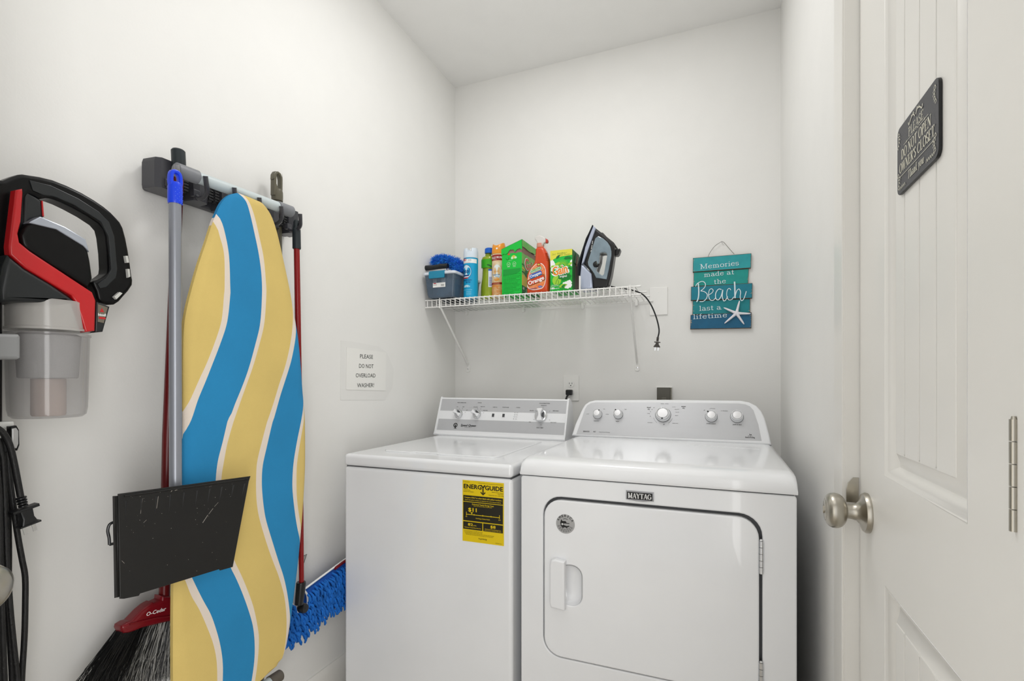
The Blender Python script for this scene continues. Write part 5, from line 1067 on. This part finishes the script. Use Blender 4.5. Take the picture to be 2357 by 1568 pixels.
# lid shell hinged on its left edge
ang = math.radians(19.5); lid = MB(); hz = zt_+.022
def LR(x, y, z):     # lid-local -> world: x from hinge, z down from the lid top
    return Vector((X0-.002+x*math.cos(ang)-z*math.sin(ang)*-1*0-(-z)*math.sin(ang)*0, y, hz+x*math.sin(ang)+z))
W_ = (X1-X0+.004)/math.cos(ang); D0, D1 = Y0-.003, Y1+.003
n = 20; vs = []
for k in range(n+1):
    f = k/n; dep = -(.027+.014*f)+.004*math.sin(f*17)*(.3+f)-.002*math.sin(f*40)+(.008 if .3 < f < .62 else 0)
    p = LR(W_*f, D0, 0); q = Vector((p.x, D0, p.z+dep)); vs += [q, p]
lid.add(vs, [(2*k, 2*k+2, 2*k+3, 2*k+1) for k in range(n)], GN)
vs = []
for k in range(n+1):
    f = k/n; p = LR(W_, D0+(D1-D0)*f, 0); dep = -.032+.002*math.sin(f*13)
    vs += [Vector((p.x, p.y, p.z+dep)), p]
lid.add(vs, [(2*k, 2*k+2, 2*k+3, 2*k+1) for k in range(n)], GN2)
lid.quad([LR(0, D0, 0), LR(W_, D0, 0), LR(W_, D1, 0), LR(0, D1, 0)], DG2)
lid.quad([LR(0, D0, -.001), LR(0, D1, -.001), LR(W_, D1, -.001), LR(W_, D0, -.001)], CARD)
lo = lid.build('lid', db, smooth=False); lo.modifiers.new('card', 'SOLIDIFY').thickness = .0008
# print on the cartons
FX1 = Frame((0, Y0-.0003, z0), (1, 0, 0), (0, 0, 1)); bw = X1-X0; bh_ = zt_-z0; xm = (X0+X1)/2
pr = MB(); GRP = mat('print_dark_green', '#0a7a2c', .5)
GR_ORG = mat('logo_red_orange', '#d9472b', .4); GR_O2 = mat('logo_orange', '#f08a1e', .4)
pr.disc(FX1, X0+.034, bh_-.004, .006, GR_ORG, ry=.004, h=.0004); pr.disc(FX1, X0+.058, bh_-.018, .010, YL, ry=.008, h=.0004); pr.disc(FX1, X0+.050, bh_-.022, .005, PGN, ry=.006, h=.0006); pr.disc(FX1, X0+.067, bh_-.021, .006, PGN, ry=.005, h=.0006)
pr.ribbon(FX1, curve([(X0+.020, bh_-.022), (X0+.025, bh_-.028), (X0+.034, bh_-.026), (X0+.032, bh_-.018)], 5), .0026, GRP, h=.0005); pr.text(FX1, 'ORIGINAL', X0+.040, bh_-.0335, .0022, PGN, w=.018)
for xx in (X0+.033, X0+.061):
    pr.disc(FX1, xx, bh_-.049, .0085, PGN, ry=.0095, r0=.0012, h=.0004); pr.ribbon(FX1, [(xx-.004, bh_-.047), (xx, bh_-.052), (xx+.004, bh_-.046)], .0018, PGN, h=.0005); pr.ribbon(FX1, [(xx-.007, bh_-.061), (xx+.007, bh_-.061)], .0016, PGN, h=.0004)
pr.add([(X0+.006, bh_-.072, .0003), (X0+.006, bh_-.098, .0003), (X0+.07, bh_-.094, .0003), (X1-.006, bh_-.084, .0003), (X1-.006, bh_-.070, .0003)], [(0, 1, 2, 3, 4)], mat('print_mid_green', '#079a35', .5), FX1)
words = ['INSTRUCTIONS AND DIRECTIONS FOR USE', 'TOP LOADING AND HE MACHINES', 'SPOT AND PRE TREATMENT', 'KEEP OUT OF REACH OF CHILDREN', 'MEDIUM LOADS FILL TO LINE ONE', 'INGREDIENTS: BIODEGRADABLE', 'SURFACTANTS AND ENZYMES', 'WATER SOFTENERS, FRAGRANCE', 'CONTAINS NO PHOSPHORUS', 'QUESTIONS? CALL US', 'STORE IN A DRY PLACE', 'RINSE BEFORE DISPOSING']
for k in range(12):
    ww_ = (.078, .074, .06, .078, .07, .066, .078, .075, .06, .078, .074, .05)[k]
    pr.text(FX1, words[k], X0+.010, bh_-.105-.0066*k, .0036, GRP, w=ww_, bold=.02 if k in (2, 5, 8) else 0, align='LEFT')
for a, b in (((X0+.006, .004), (X1-.006, .004)), ((X0+.006, .004), (X0+.006, bh_-.100)), ((X1-.006, .004), (X1-.006, bh_-.094)), ((X0+.006, bh_-.100), (X1-.006, bh_-.094))): pr.ribbon(FX1, [a, b], .0008, GRP, h=.0004)
FR_ = Frame((X1+.0003, Y0, z0), (0, 1, 0), (0, 0, 1))
pr.quad([(0, 0, .0002), (.24, 0, .0002), (.24, .040, .0002), (0, .040, .0002)], DG2, FR_); pr.quad([(0, .040, .0003), (.24, .030, .0003), (.24, .070, .0003), (0, .086, .0003)], YL, FR_)
for k in range(4): pr.ribbon(FR_, curve([(0, .135-.017*k), (.03, .132-.016*k), (.06, .112-.012*k), (.09, .09)], 5), .006, DG2 if k % 2 == 0 else YL, h=.0005)
pr.disc(FR_, .055, .104, .018, DG2, ry=.013, h=.0007); pr.disc(FR_, .08, .088, .018, WHITEP, ry=.012, h=.0009)
pr.text(FR_, 'Gain', .105, .120, .055, WHITEP, w=.142, bold=.085, h=.0006, rot=.0); pr.text(FR_, 'Gain', .105, .122, .052, GR_ORG, w=.130, bold=.03, h=.0010)
pr.text(FR_, '60', .020, .022, .013, WHITEP, w=.02, bold=.03, h=.0006)
for k in range(3): pr.ribbon(FR_, [(.05, .015+.006*k), (.10, .014+.006*k)], .002, PGN, h=.0005)
pr.text(FR_, 'Ultra', .10, .055, .01, DG2, w=.03, h=.0006)
pr.build('printed_label', db, smooth=False)
# --- orange spray bottle
OR = mat('orange_bottle', '#d4481a', .25, coat=.3, bump=.02); TRW = mat('translucent_trigger', '#e9e6e2', .25, alpha=.72)
sp2 = thing('spray_bottle', 'orange spray bottle with clear trigger head, between the two green detergent boxes', 'spray bottle', (-.742, 2.145, ZI))
YS = 2.122; Fsb = Frame((0, YS+.024, 0), (1, 0, 0), (0, 0, 1))
so1 = [(-0.792,1.5584),(-0.7941,1.5976),(-0.7931,1.6424),(-0.7845,1.6593),(-0.7692,1.6775),(-0.7589,1.6921),(-0.7537,1.7091),(-0.7537,1.7246),(-0.7517,1.74),(-0.7519,1.7526),(-0.7431,1.7628),(-0.718,1.7622),(-0.7078,1.7519),(-0.6983,1.733),(-0.6907,1.708),(-0.6877,1.6897),(-0.6877,1.6456),(-0.6897,1.5998),(-0.6917,1.5558)]
so1[0] = (so1[0][0], ZI); so1[-1] = (so1[-1][0], ZI)
MB().plate(Frame((0, YS+.046, 0), (1, 0, 0), (0, 0, 1)), so1[::-1], OR, th=.046, bev=.014, smooth=0).build('bottle_body', sp2)
nx_, nz_ = (-0.734,1.768)
MB().lathe([(.0165, -.004), (.0165, .004), (.0158, .006), (.0158, .014)], (nx_, 2.145, nz_-.002), (0, 0, 1), mat('pinkish_collar', '#e39a85', .35, alpha=.85), 24).build('collar', sp2)
th_ = [(-0.7469,1.7693),(-0.7469,1.7849),(-0.7566,1.7995),(-0.7579,1.808),(-0.7469,1.8151),(-0.7319,1.8164),(-0.7176,1.809),(-0.7074,1.8008),(-0.7054,1.7845),(-0.7115,1.7793),(-0.7186,1.7723),(-0.7197,1.7647)]
MB().plate(Frame((0, 2.157, 0), (1, 0, 0), (0, 0, 1)), th_[::-1], TRW, th=.024, bev=.006).build('spray_head', sp2)
MB().tube(curve([(-0.7189,2.145,1.7845),(-0.7108,2.145,1.7662),(-0.7077,2.145,1.7465),(-0.7057,2.145,1.7327)], 4), .0038, TRW, 8).build('trigger', sp2)
MB().plate(Frame((0, 2.155, 0), (1, 0, 0), (0, 0, 1)), [(-0.7074,1.8002),(-0.6983,1.7944),(-0.6963,1.7855),(-0.6993,1.7791),(-0.7074,1.7789)][::-1], mat('red_nozzle', '#c03a2a', .35), th=.018, bev=.003).build('nozzle', sp2)
rb_ = MB()
for a, b in [(-0.6967,1.729),(-0.6957,1.7229),(-0.6947,1.7169),(-0.6937,1.7108),(-0.6927,1.7048),(-0.6917,1.6987)]: rb_.box((a-.008, YS-.0005, b-.0012), (a+.002, YS+.01, b+.0012), OR, .0006)
rb_.build('grip_ribs', sp2)
FSB = FY(YS-.0008); LPK = mat('peach_label', '#f0a184', .4, col2='#e9853f', mscale=40)
lb_ = [(-0.7836,1.58),(-0.788,1.5967),(-0.7817,1.6332),(-0.7724,1.6597),(-0.7539,1.6795),(-0.7395,1.687),(-0.7192,1.6852),(-0.703,1.6646),(-0.6989,1.6307),(-0.702,1.6002),(-0.7131,1.577),(-0.7334,1.5706),(-0.7621,1.5696)]
L = MB().plate(FSB, curve(lb_, 3, True)[::-1], WHITEP, th=.0003, bev=.00005, h=0); c0 = (sum(p[0] for p in lb_)/13, sum(p[1] for p in lb_)/13)
L.plate(FSB, [(c0[0]+(a-c0[0])*.95, c0[1]+(b-c0[1])*.96) for a, b in curve(lb_, 3, True)[::-1]], LPK, th=.0003, bev=.00005, h=.0003)
LT = {'b':(-0.7333,1.6806),'aw':(-0.7466,1.6585),'ox':(-0.7476,1.6373),'orr':(-0.7456,1.612),'cl':(-0.7599,1.5762),'bl':(-0.7262,1.5826)}
L.quad([(LT['b'][0]-.008, LT['b'][1]-.007, .0008), (LT['b'][0]+.008, LT['b'][1]-.007, .0008), (LT['b'][0]+.008, LT['b'][1]+.007, .0008), (LT['b'][0]-.008, LT['b'][1]+.007, .0008)], DRD, FSB); L.quad([(LT['b'][0]-.005, LT['b'][1]-.003, .001), (LT['b'][0]+.005, LT['b'][1]-.003, .001), (LT['b'][0]+.005, LT['b'][1]+.004, .001), (LT['b'][0]-.005, LT['b'][1]+.004, .001)], YL, FSB)
for R_, m_ in ((0, DG2), (0, None)):
    pass
def slab(x, y, w_, h_, rot, m_, z): 
    c_, s_ = math.cos(rot), math.sin(rot); L.add([(x+a*c_-b*s_, y+a*s_+b*c_, z) for a, b in rrect(-w_/2, -h_/2, w_/2, h_/2, min(w_, h_)*.3, 3)], [tuple(range(16))], m_, FSB)
rt = math.radians(17)
slab(LT['b'][0]-.020, LT['b'][1]-.020, .030, .006, .45, DG2, .0009); slab(LT['b'][0]-.020, LT['b'][1]-.019, .022, .003, .45, YL, .0011)
slab(LT['aw'][0], LT['aw'][1], .054, .016, rt, DG2, .0008); slab(LT['aw'][0], LT['aw'][1], .051, .013, rt, PGN, .0010); L.text(FSB, 'AWESOME', LT['aw'][0]+.001, LT['aw'][1]-.004, .0085, GRP, w=.046, bold=.03, rot=rt, h=.0013)
slab(LT['ox'][0], LT['ox'][1], .060, .020, rt, mat('blue_print', '#3560b8', .4), .0010); L.text(FSB, 'Oxygen', LT['ox'][0]+.001, LT['ox'][1]-.005, .0125, WHITEP, w=.053, bold=.05, rot=rt, h=.0013)
slab(LT['orr'][0], LT['orr'][1], .088, .030, rt, DG2, .0012); slab(LT['orr'][0], LT['orr'][1], .084, .026, rt, mat('deep_orange', '#c8401c', .4), .0014); L.text(FSB, 'Orange', LT['orr'][0]+.002, LT['orr'][1]-.0085, .0175, WHITEP, w=.076, bold=.06, rot=rt, h=.0016)
L.text(FSB, 'CLEANER', LT['cl'][0], LT['cl'][1]-.003, .006, NVY, w=.036, bold=.03, rot=.05, h=.0009); L.disc(FSB, LT['bl'][0], LT['bl'][1], .010, mat('blue_print', '#3560b8', .4), ry=.0045, h=.0009); L.text(FSB, "TOTALLY", LT['bl'][0], LT['bl'][1]-.0015, .003, WHITEP, w=.014, h=.0012)
for k in range(16): L.disc(FSB, LT['orr'][0]+random.uniform(.0, .035), LT['orr'][1]+random.uniform(-.035, -.016), .0024, mat('label_orange_bubble', '#e8702a', .4), h=.0007, seg=10)
for k in range(14): L.disc(FSB, LT['aw'][0]+random.uniform(.028, .040), LT['aw'][1]+random.uniform(-.03, .006), .0024, mat('label_orange_bubble', '#e8702a', .4), h=.0007, seg=10)
L.build('printed_label', sp2, smooth=False)
# --- small softener sheet box
gx0, gx1, gy0, gy1 = -.6795, -.5800, 2.121, 2.243; gzt = 1.7365
gbx = thing('dryer_sheet_box', 'small green and yellow dryer sheet box standing beside the clothes iron', 'box', (-.63, 2.18, ZI))
LG = mat('leaf_green_card', '#12a22c', .4, col2='#1fc043', mscale=9); DS = mat('deep_green_side', '#0b7a2a', .45)
b_ = MB().box((gx0, gy0, ZI), (gx1, gy1, gzt), LG, .0008, 1); b_.build('carton', gbx)
FG = Frame((gx0, gy0-.0003, ZI), (1, 0, 0), (0, 0, 1)); w_, h_ = gx1-gx0, gzt-ZI
g_ = MB(); LIME = mat('lime_print', '#9fd23a', .4)
g_.add([(0, h_*.80, .0002), (w_*.25, h_*.86, .0002), (w_*.6, h_*.90, .0002), (w_, h_*.88, .0002), (w_, h_, .0002), (0, h_, .0002)][:0] or [(0, h_*.74, .0002), (w_*.2, h_*.80, .0002), (w_*.5, h_*.84, .0002), (w_, h_*.855, .0002), (w_, h_, .0002), (0, h_, .0002)], [(0, 1, 2, 3, 4, 5)], mat('soft_yellow_card', '#e3dc4c', .4), FG)
g_.text(FG, '2 in 1', w_*.17, h_*.885, .0085, GRP, w=.017, shear=.2); g_.text(FG, 'AromaBoost +', w_*.54, h_*.905, .0070, GRP, w=.045, shear=.2); g_.text(FG, 'Softener - Douceur', w_*.62, h_*.865, .0060, GRP, w=.056, shear=.2)
for x, y, rx, ry in ((.13, .64, .13, .075), (.27, .60, .12, .07), (.08, .72, .10, .05), (.97, .66, .07, .08), (.70, .155, .14, .07), (.86, .19, .12, .065), (.78, .10, .13, .05), (.90, .13, .09, .06)):
    n = 16; vs = [(w_*x, h_*y, .0004)]+[(w_*(x+rx*(1+.12*math.cos(5*a))*math.cos(a)), h_*(y+ry*(1+.12*math.cos(5*a))*math.sin(a)), .0004) for a in [2*PI*k/n for k in range(n)]]
    e_z = g_.up()*4; vs = [(min(max(p[0], .0005), w_-.0005), p[1], p[2]+e_z) for p in vs]; g_.add(vs, [(0, 1+k, 1+(k+1) % n) for k in range(n)], WHITEP, FG)
for k in range(19):
    a = math.radians(-10+11*k); g_.ribbon(FG, [(w_*.57+.010*math.cos(a), h_*.60+.010*math.sin(a)), (w_*.57+.030*math.cos(a), h_*.60+.030*math.sin(a))], .0018, LIME, h=.0004, w2=.0006)
def leaf(x, y, L0_, a, m_, h=.0006):
    h += g_.up()*4; c_, s_ = math.cos(a), math.sin(a); P_ = [(0, 0), (.3, .2), (.65, .18), (1, 0), (.65, -.18), (.3, -.2)]
    vs = [(min(max(w_*x+L0_*(p*c_-q_*s_), .0005), w_-.0005), h_*y+L0_*(p*s_+q_*c_), h) for p, q_ in P_]; g_.add(vs, [(0, 1, 2, 3, 4, 5)][:1], m_, FG)
for a in ((.26, .80, .024, .6, DG2), (.20, .64, .030, .35, LIME), (.02, .60, .020, .3, LIME), (.62, .78, .030, .2, GRP), (.70, .80, .030, -.1, GRP), (.80, .62, .026, .4, LIME), (.78, .55, .022, -.2, GRP), (.02, .50, .02, -.7, DG2), (.40, .10, .04, .25, LIME), (.5, .08, .026, .6, GRP)): leaf(*a)
n = 20; vs = [(w_*.66, h_*.345, .0005)]+[(w_*(.66+.30*(1+.07*math.cos(7*a))*math.cos(a)), h_*(.345+.085*(1+.10*math.cos(7*a))*math.sin(a)), .0005) for a in [2*PI*k/n for k in range(n)]]
g_.add(vs, [(0, 1+k, 1+(k+1) % n) for k in range(n)], DS, FG)
g_.disc(FG, w_*.30, h_*.27, .020, LIME, ry=.022, h=.0003); g_.ribbon(FG, curve([(w_*.38, h_*.33), (w_*.28, h_*.24), (w_*.26, h_*.16), (w_*.38, h_*.19), (w_*.37, h_*.27)], 5), .0018, GRP, h=.0006)
g_.text(FG, 'Gain', w_*.47, h_*.405, .043, WHITEP, w=.074, bold=.12, rot=.17, h=.0008); g_.text(FG, 'Gain', w_*.475, h_*.412, .040, GR_O2, w=.066, bold=.035, rot=.17, h=.0012)
g_.text(FG, 'original', w_*.60, h_*.335, .0095, WHITEP, w=.032, bold=.03, rot=.04, h=.0010)
g_.text(FG, 'Static Control', w_*.20, h_*.15, .0035, WHITEP, w=.026, h=.0006); g_.text(FG, 'Fabric Softener Sheets', w_*.23, h_*.125, .0035, WHITEP, w=.040, h=.0006); g_.text(FG, '180', w_*.10, h_*.055, .0095, WHITEP, w=.016, bold=.06, h=.0006); g_.text(FG, 'SHEETS', w_*.30, h_*.06, .0045, WHITEP, w=.024, h=.0006)
g_.build('printed_label', gbx, smooth=False)
FGs = Frame((gx1+.0003, gy0, ZI), (0, 1, 0), (0, 0, 1)); g2 = MB(); gd = gy1-gy0
g2.quad([(.001, .001, 0), (gd-.001, .001, 0), (gd-.001, h_-.001, 0), (.001, h_-.001, 0)], DS, FGs)
g2.plate(FGs, [(gd*.35, .012), (gd*.96, .012), (gd*.96, h_*.66), (gd*.70, h_*.70), (gd*.40, h_*.66)][::1], mat('grey_sheets_inside', '#7d726b', .9, bump=.6, bscale=200, stretch=(1, 20, 1)), th=.001, bev=.0002, h=.0004)
g2.plate(FGs, [(gd*.25, h_*.70), (gd*.95, h_*.66), (gd*.97, h_*.95), (gd*.45, h_*.97)], mat('deep_green_flap', '#0a5c2a', .45), th=.0015, bev=.0003, h=.001)
g2.text(FGs, 'Gain', gd*.62, h_*.76, .022, GR_ORG, w=.05, bold=.03, rot=1.2, h=.003)
g2.build('open_side_flap', gbx, smooth=False)
# --- clothes iron standing on its heel
ir = thing('clothes_iron', 'black, silver and grey-blue clothes iron standing on its heel, rightmost on the wire shelf', 'iron', (-.45, 2.18, ZI))
IB = mat('iron_black', '#151517', .3, coat=.1); IS = mat('iron_silver', '#b9c2d6', .22, metal=.35); IG = mat('iron_grey_blue', '#8496a1', .12, coat=.5, mottle=.25, mscale=18); ISP = mat('soleplate', '#23252b', .2, metal=.6)
hole = [(-0.4604,1.7085),(-0.453,1.7106),(-0.44,1.7094),(-0.4326,1.7041),(-0.4308,1.6956),(-0.4447,1.6177),(-0.4493,1.6134),(-0.4549,1.6148),(-0.4754,1.6331),(-0.4772,1.6388),(-0.4642,1.6765)]
body = [(-0.4913,1.83),(-0.4818,1.8205),(-0.464,1.8046),(-0.4425,1.7846),(-0.4118,1.7529),(-0.4019,1.7407),(-0.4001,1.7286),(-0.4028,1.6994),(-0.4074,1.6667),(-0.4166,1.6123),(-0.4277,1.5725),(-0.4351,1.5601),(-0.495,1.5605),(-0.4988,1.6075),(-0.5102,1.642),(-0.5332,1.6721),(-0.5293,1.6887)]
def PL(pts, yb, th, m, nm, par, bev=.003, holes=()): return MB().plate(Frame((0, yb, 0), (1, 0, 0), (0, 0, 1)), pts[::-1], m, th=th, bev=bev, holes=[q_ for q_ in holes]).build(nm, par)
PL(body, 2.192, .054, IB, 'body', ir, .008, [hole])
PL([(-0.4899,1.8291),(-0.4793,1.8176),(-0.5317,1.6752),(-0.5424,1.6666),(-0.5259,1.7395),(-0.505,1.7935)], 2.228, .100, IS, 'silver_skirt', ir, .004)
PL([(-0.5451,1.6668),(-0.5336,1.6634),(-0.4986,1.625),(-0.4927,1.5612),(-0.547,1.5592),(-0.5509,1.6103)], 2.226, .096, IS, 'heel_rest', ir, .008)
PL([(-0.4932,1.8321),(-0.4894,1.8288),(-0.5179,1.7664),(-0.5409,1.6935),(-0.5476,1.6639),(-0.5505,1.6189),(-0.5572,1.6232),(-0.5572,1.6666),(-0.5447,1.7089),(-0.5217,1.7762),(-0.5064,1.8046)], 2.240, .115, ISP, 'soleplate', ir, .0015)
PL([(-0.4689,1.7829),(-0.4479,1.7705),(-0.4294,1.7529),(-0.417,1.7322),(-0.4123,1.7109),(-0.4128,1.6944),(-0.4238,1.6348),(-0.433,1.5951),(-0.4784,1.6046),(-0.488,1.6252),(-0.5122,1.6607),(-0.5145,1.6758),(-0.4814,1.7741)], 2.1955, .066, IG, 'water_tank', ir, .003, [hole])
PL([(-0.4668,1.8058),(-0.4537,1.8016),(-0.4369,1.7821),(-0.4074,1.7551),(-0.3955,1.7355),(-0.4056,1.7328),(-0.4277,1.7498),(-0.4574,1.7806)], 2.205, .052, BLACK, 'handle_cap', ir, .004)
PL([(-0.3982,1.7284),(-0.3836,1.7297),(-0.3818,1.7231),(-0.3882,1.7054),(-0.3946,1.7005),(-0.4046,1.7014),(-0.4056,1.7181)], 2.200, .036, BLACK, 'thumb_rest', ir, .004)
dc = (-0.4707,2.128,1.6616)
MB().lathe([(.0, -.004), (.012, -.004), (.0135, 0), (.0135, .008), (.012, .010), (0, .010)], (dc[0]-.010, 2.134, dc[2]), (.80, -.50, .25), BLACK, 24).build('dial', ir)
MB().lathe([(.0, .0101), (.0095, .0101), (.0095, .0106), (0, .0107)], (dc[0]-.010, 2.134, dc[2]), (.80, -.50, .25), SATIN, 24).build('dial_face', ir)
lg = [(-0.5016,1.7244),(-0.4959,1.7593)]
Fli = Frame((lg[0][0]+.0045, 2.1345, (lg[0][1]+lg[1][1])/2), (lg[1][0]-lg[0][0], 0, lg[1][1]-lg[0][1]), (-(lg[1][1]-lg[0][1]), 0, lg[1][0]-lg[0][0]))
MB().text(Fli, 'III IIIIII IIIII', 0, -.0018, .0034, WHITEP, w=.046, bold=.06, h=.0012).build('lettering', ir, smooth=False)
cd = curve([(-0.4416,2.2,1.5801),(-0.4019,2.2,1.5698),(-0.3553,2.2,1.5591)]+[(-0.3075,2.16,1.5383),(-0.279,2.16,1.5183),(-0.2526,2.16,1.4788),(-0.2317,2.16,1.4254),(-0.2212,2.16,1.3747),(-0.2264,2.16,1.3425)], 6)
MB().tube(cd, .0030, BLACK, 10).build('power_cord', ir)
pe = Vector(cd[-1]); ax = Vector((-.10, 0, -1)).normalized(); DKP = mat('dark_taupe_plug', '#3b3632', .45)
pgm = MB()
for k in range(4): pgm.lathe([(.0035, 0), (.0055, .001), (.0055, .0028), (.0035, .004)], pe+ax*(.0045*k-.003), ax, DKP, 10)
FPi = Frame(pe, (1, 0, -.1), (.1, 0, 1))
pgm.plate(FPi, [(-.012, -.016), (.012, -.016), (.012, -.020), (-.012, -.020)], DKP, th=.012, bev=.001, h=-.006)
pgm.plate(FPi, [(-.0055, -.018), (.0055, -.018), (.006, -.026), (.013, -.036), (.013, -.039), (-.013, -.039), (-.013, -.036), (-.006, -.026)], DKP, th=.012, bev=.0015, h=-.006)
po = pgm.build('plug', ir)
for s_ in (-1, 1): MB().plate(FPi, [(s_*.006-.0025, -.038), (s_*.006+.0025, -.038), (s_*.006+.0025, -.053), (s_*.006-.0025, -.053)], CHROME, th=.0014, bev=.0004, h=-.0007).build('prong', po)
# ---------------------------------------------------------------- beach sign
bs = thing('wall_sign', 'teal and blue slatted wooden beach sign with white starfish on the back wall', 'wall sign', (.015, 2.39, 1.55))
FB_ = FY(YB)
PLK = [('#2a9fa6', [(1595,594),(1729.5,583),(1728.5,617),(1594.5,626.5)], .016), ('#169b93', [(1596.5,626),(1724,617.5),(1722,653),(1596,659)], .010), ('#0f7f93', [(1590.5,660),(1732,651.5),(1731.5,686.5),(1590,692)], .016), ('#12878f', [(1594.5,692),(1727,687),(1726.5,722),(1593.5,724)], .010), ('#0c5f84', [(1589.5,725),(1730,719),(1729.5,755.5),(1588.5,758)], .016)]
PQ = [[(-0.0986,1.7116),(0.1369,1.7107),(0.1352,1.6477),(-0.0995,1.6488)],[(-0.0958,1.6495),(0.1276,1.6474),(0.1242,1.5816),(-0.0968,1.5858)],[(-0.1068,1.5845),(0.1411,1.5831),(0.1402,1.5182),(-0.1077,1.5226)],[(-0.0995,1.5221),(0.1327,1.5177),(0.1318,1.4527),(-0.1013,1.4603)],[(-0.1086,1.4587),(0.1377,1.458),(0.1369,1.3902),(-0.1104,1.3948)]]
RAW = mat('worn_wood_edge', '#6b5a48', .8, bump=.2, mottle=.4, mscale=40)
for (hx, _, th), q in zip(PLK, PQ):
    m_ = mat('painted_plank_'+hx[1:], hx, .55, bump=.15, bscale=300, mottle=.12, mscale=25)
    cx_ = sum(p[0] for p in q)/4; cz_ = sum(p[1] for p in q)/4
    o = MB().plate(FB_, q[::-1], RAW, th=th-.0004, bev=.0012)
    q2 = [(cx_+(p[0]-cx_)*.985, cz_+(p[1]-cz_)*.94) for p in q]
    o.quad([(a, b, th) for a, b in q2[::-1]], m_, FB_)
    # worn nicks at the ends
    x0_, x1_ = min(p[0] for p in q2), max(p[0] for p in q2); z0_, z1_ = min(p[1] for p in q2)+.004, max(p[1] for p in q2)-.006
    for k in range(5 if hx != '#0c5f84' else 16):
        s_ = random.choice((0, 1)) if hx != '#0f7f93' else 1; L0 = random.uniform(.002, .008); zz_ = random.uniform(z0_, z1_)
        o.quad([(x0_ if not s_ else x1_-L0, zz_, th+.0002), (x0_+L0 if not s_ else x1_, zz_, th+.0002), (x0_+L0*.6 if not s_ else x1_, zz_+.0014, th+.0002), (x0_ if not s_ else x1_-L0*.5, zz_+.0012, th+.0002)], mat('worn_cream', '#b9a98a', .8), FB_)
    o.build('plank', bs)
for x in (-.055, .075): MB().box((x-.012, YB-.006, 1.41), (x+.012, YB-.0005, 1.69), RAW, .001).build('batten', bs)
S = MB(); LW = mat('pale_print', '#dcebf0', .6)
SG_ = {'mem':((-0.0696,1.659),0.1581),'made':((-0.0534,1.624),0.1231),'the':((-0.0132,1.5899),0.0509),'last':((-0.0732,1.4753),0.0917),'life':((-0.0986,1.4389),0.1415)}
SL = .045
def sline(k, s_, size, h, drop):
    (x, z), w_ = SG_[k]; Fq = Frame(FB_(x, z, h), (1, 0, drop), (-drop, 0, 1)); serif(S, Fq, s_, 0, 0, size, LW, w=w_, align=0, T=.13, t=.07)
sline('mem', 'Memories', .0215, .0166, .03); sline('made', 'made at', .0205, .0112, .03); sline('the', 'the', .0205, .0112, .03)
sline('last', 'last a', .0215, .0112, .02); sline('life', 'lifetime', .0215, .0168, .02)
z6 = 6.03
BE = [[(-0.0763,1.5965),(-0.0742,1.5644),(-0.0757,1.5357),(-0.0808,1.5184),(-0.0844,1.5171)],[(-0.0874,1.5838),(-0.0814,1.5952),(-0.0658,1.6037),(-0.0533,1.6018),(-0.0465,1.5896),(-0.0515,1.575),(-0.0664,1.5623)],[(-0.0664,1.5623),(-0.0509,1.5581),(-0.0396,1.5462),(-0.042,1.5289),(-0.0554,1.516),(-0.0703,1.5156)],[(-0.0361,1.5412),(-0.0213,1.5498),(-0.0149,1.5604),(-0.0213,1.5691),(-0.0308,1.5631),(-0.0337,1.5411),(-0.0278,1.5217),(-0.0154,1.5178),(-0.0037,1.5297)],[(0.019,1.5629),(0.0065,1.5653),(-0.0043,1.5487),(-0.0043,1.5266),(0.0056,1.5187),(0.0167,1.5332),(0.0242,1.5616),(0.0219,1.5344),(0.0277,1.513),(0.0364,1.5178),(0.0433,1.5315)],[(0.0565,1.5582),(0.0496,1.5662),(0.0416,1.5573),(0.0399,1.5349),(0.0473,1.5169),(0.06,1.5174),(0.068,1.5284)],[(0.0708,1.5937),(0.072,1.5703),(0.0728,1.5219)],[(0.0728,1.5281),(0.0794,1.5526),(0.0885,1.5604),(0.0947,1.547),(0.093,1.5253),(0.0986,1.5095),(0.1082,1.5198),(0.1172,1.5492)]]
BWD = [.0050, .0032, .0032, .0030, .0036, .0030, .0056, .0034]
for c_, wd in zip(BE, BWD): S.ribbon(FB_, curve(c_, 6), wd, LW, h=.0170)
S.build('lettering', bs, smooth=False)
# starfish: five tapering rounded arms
sf = [(0.0784,1.4558),(0.0906,1.5101),(0.1347,1.4515),(0.1086,1.407),(0.0306,1.4143),(0.0271,1.4834)]
sfm = MB(); c_ = Vector(FB_(sf[0][0], sf[0][1], .021)); STAR = mat('white_resin_starfish', '#eceaf0', .5, bump=.3, bscale=500)
for p in sf[1:]:
    e_ = Vector(FB_(p[0], p[1], .0195)); pts = [c_.lerp(e_, f) for f in (0, .15, .35, .6, .85, .97, 1)]
    sfm.tube(pts, [.0075, .0066, .0052, .0046, .0034, .0020, .0004], STAR, 10)
sfm.build('starfish', bs, ang=70)
wr = [(-0.0355,2.388,1.7126),(-0.0284,2.388,1.7291),(-0.0088,2.388,1.7559),(0.0158,2.388,1.7715),(0.0229,2.388,1.7727),(0.0316,2.388,1.7652),(0.0525,2.388,1.7366),(0.0698,2.388,1.7142)]
MB().tube(curve(wr, 4), .0009, mat('grey_wire', '#5f5a52', .4, metal=.5), 6).build('hanging_wire', bs)
nl = (0.0211,2.392,1.771)
solo(MB().lathe([(.0016, 0), (.0016, .010), (.0032, .0105), (.0030, .012), (0, .0122)], (nl[0], YB, nl[2]), (0, -1, 0), CHROME, 12), 'nail', 'small nail head holding the wire of the beach sign', 'nail')
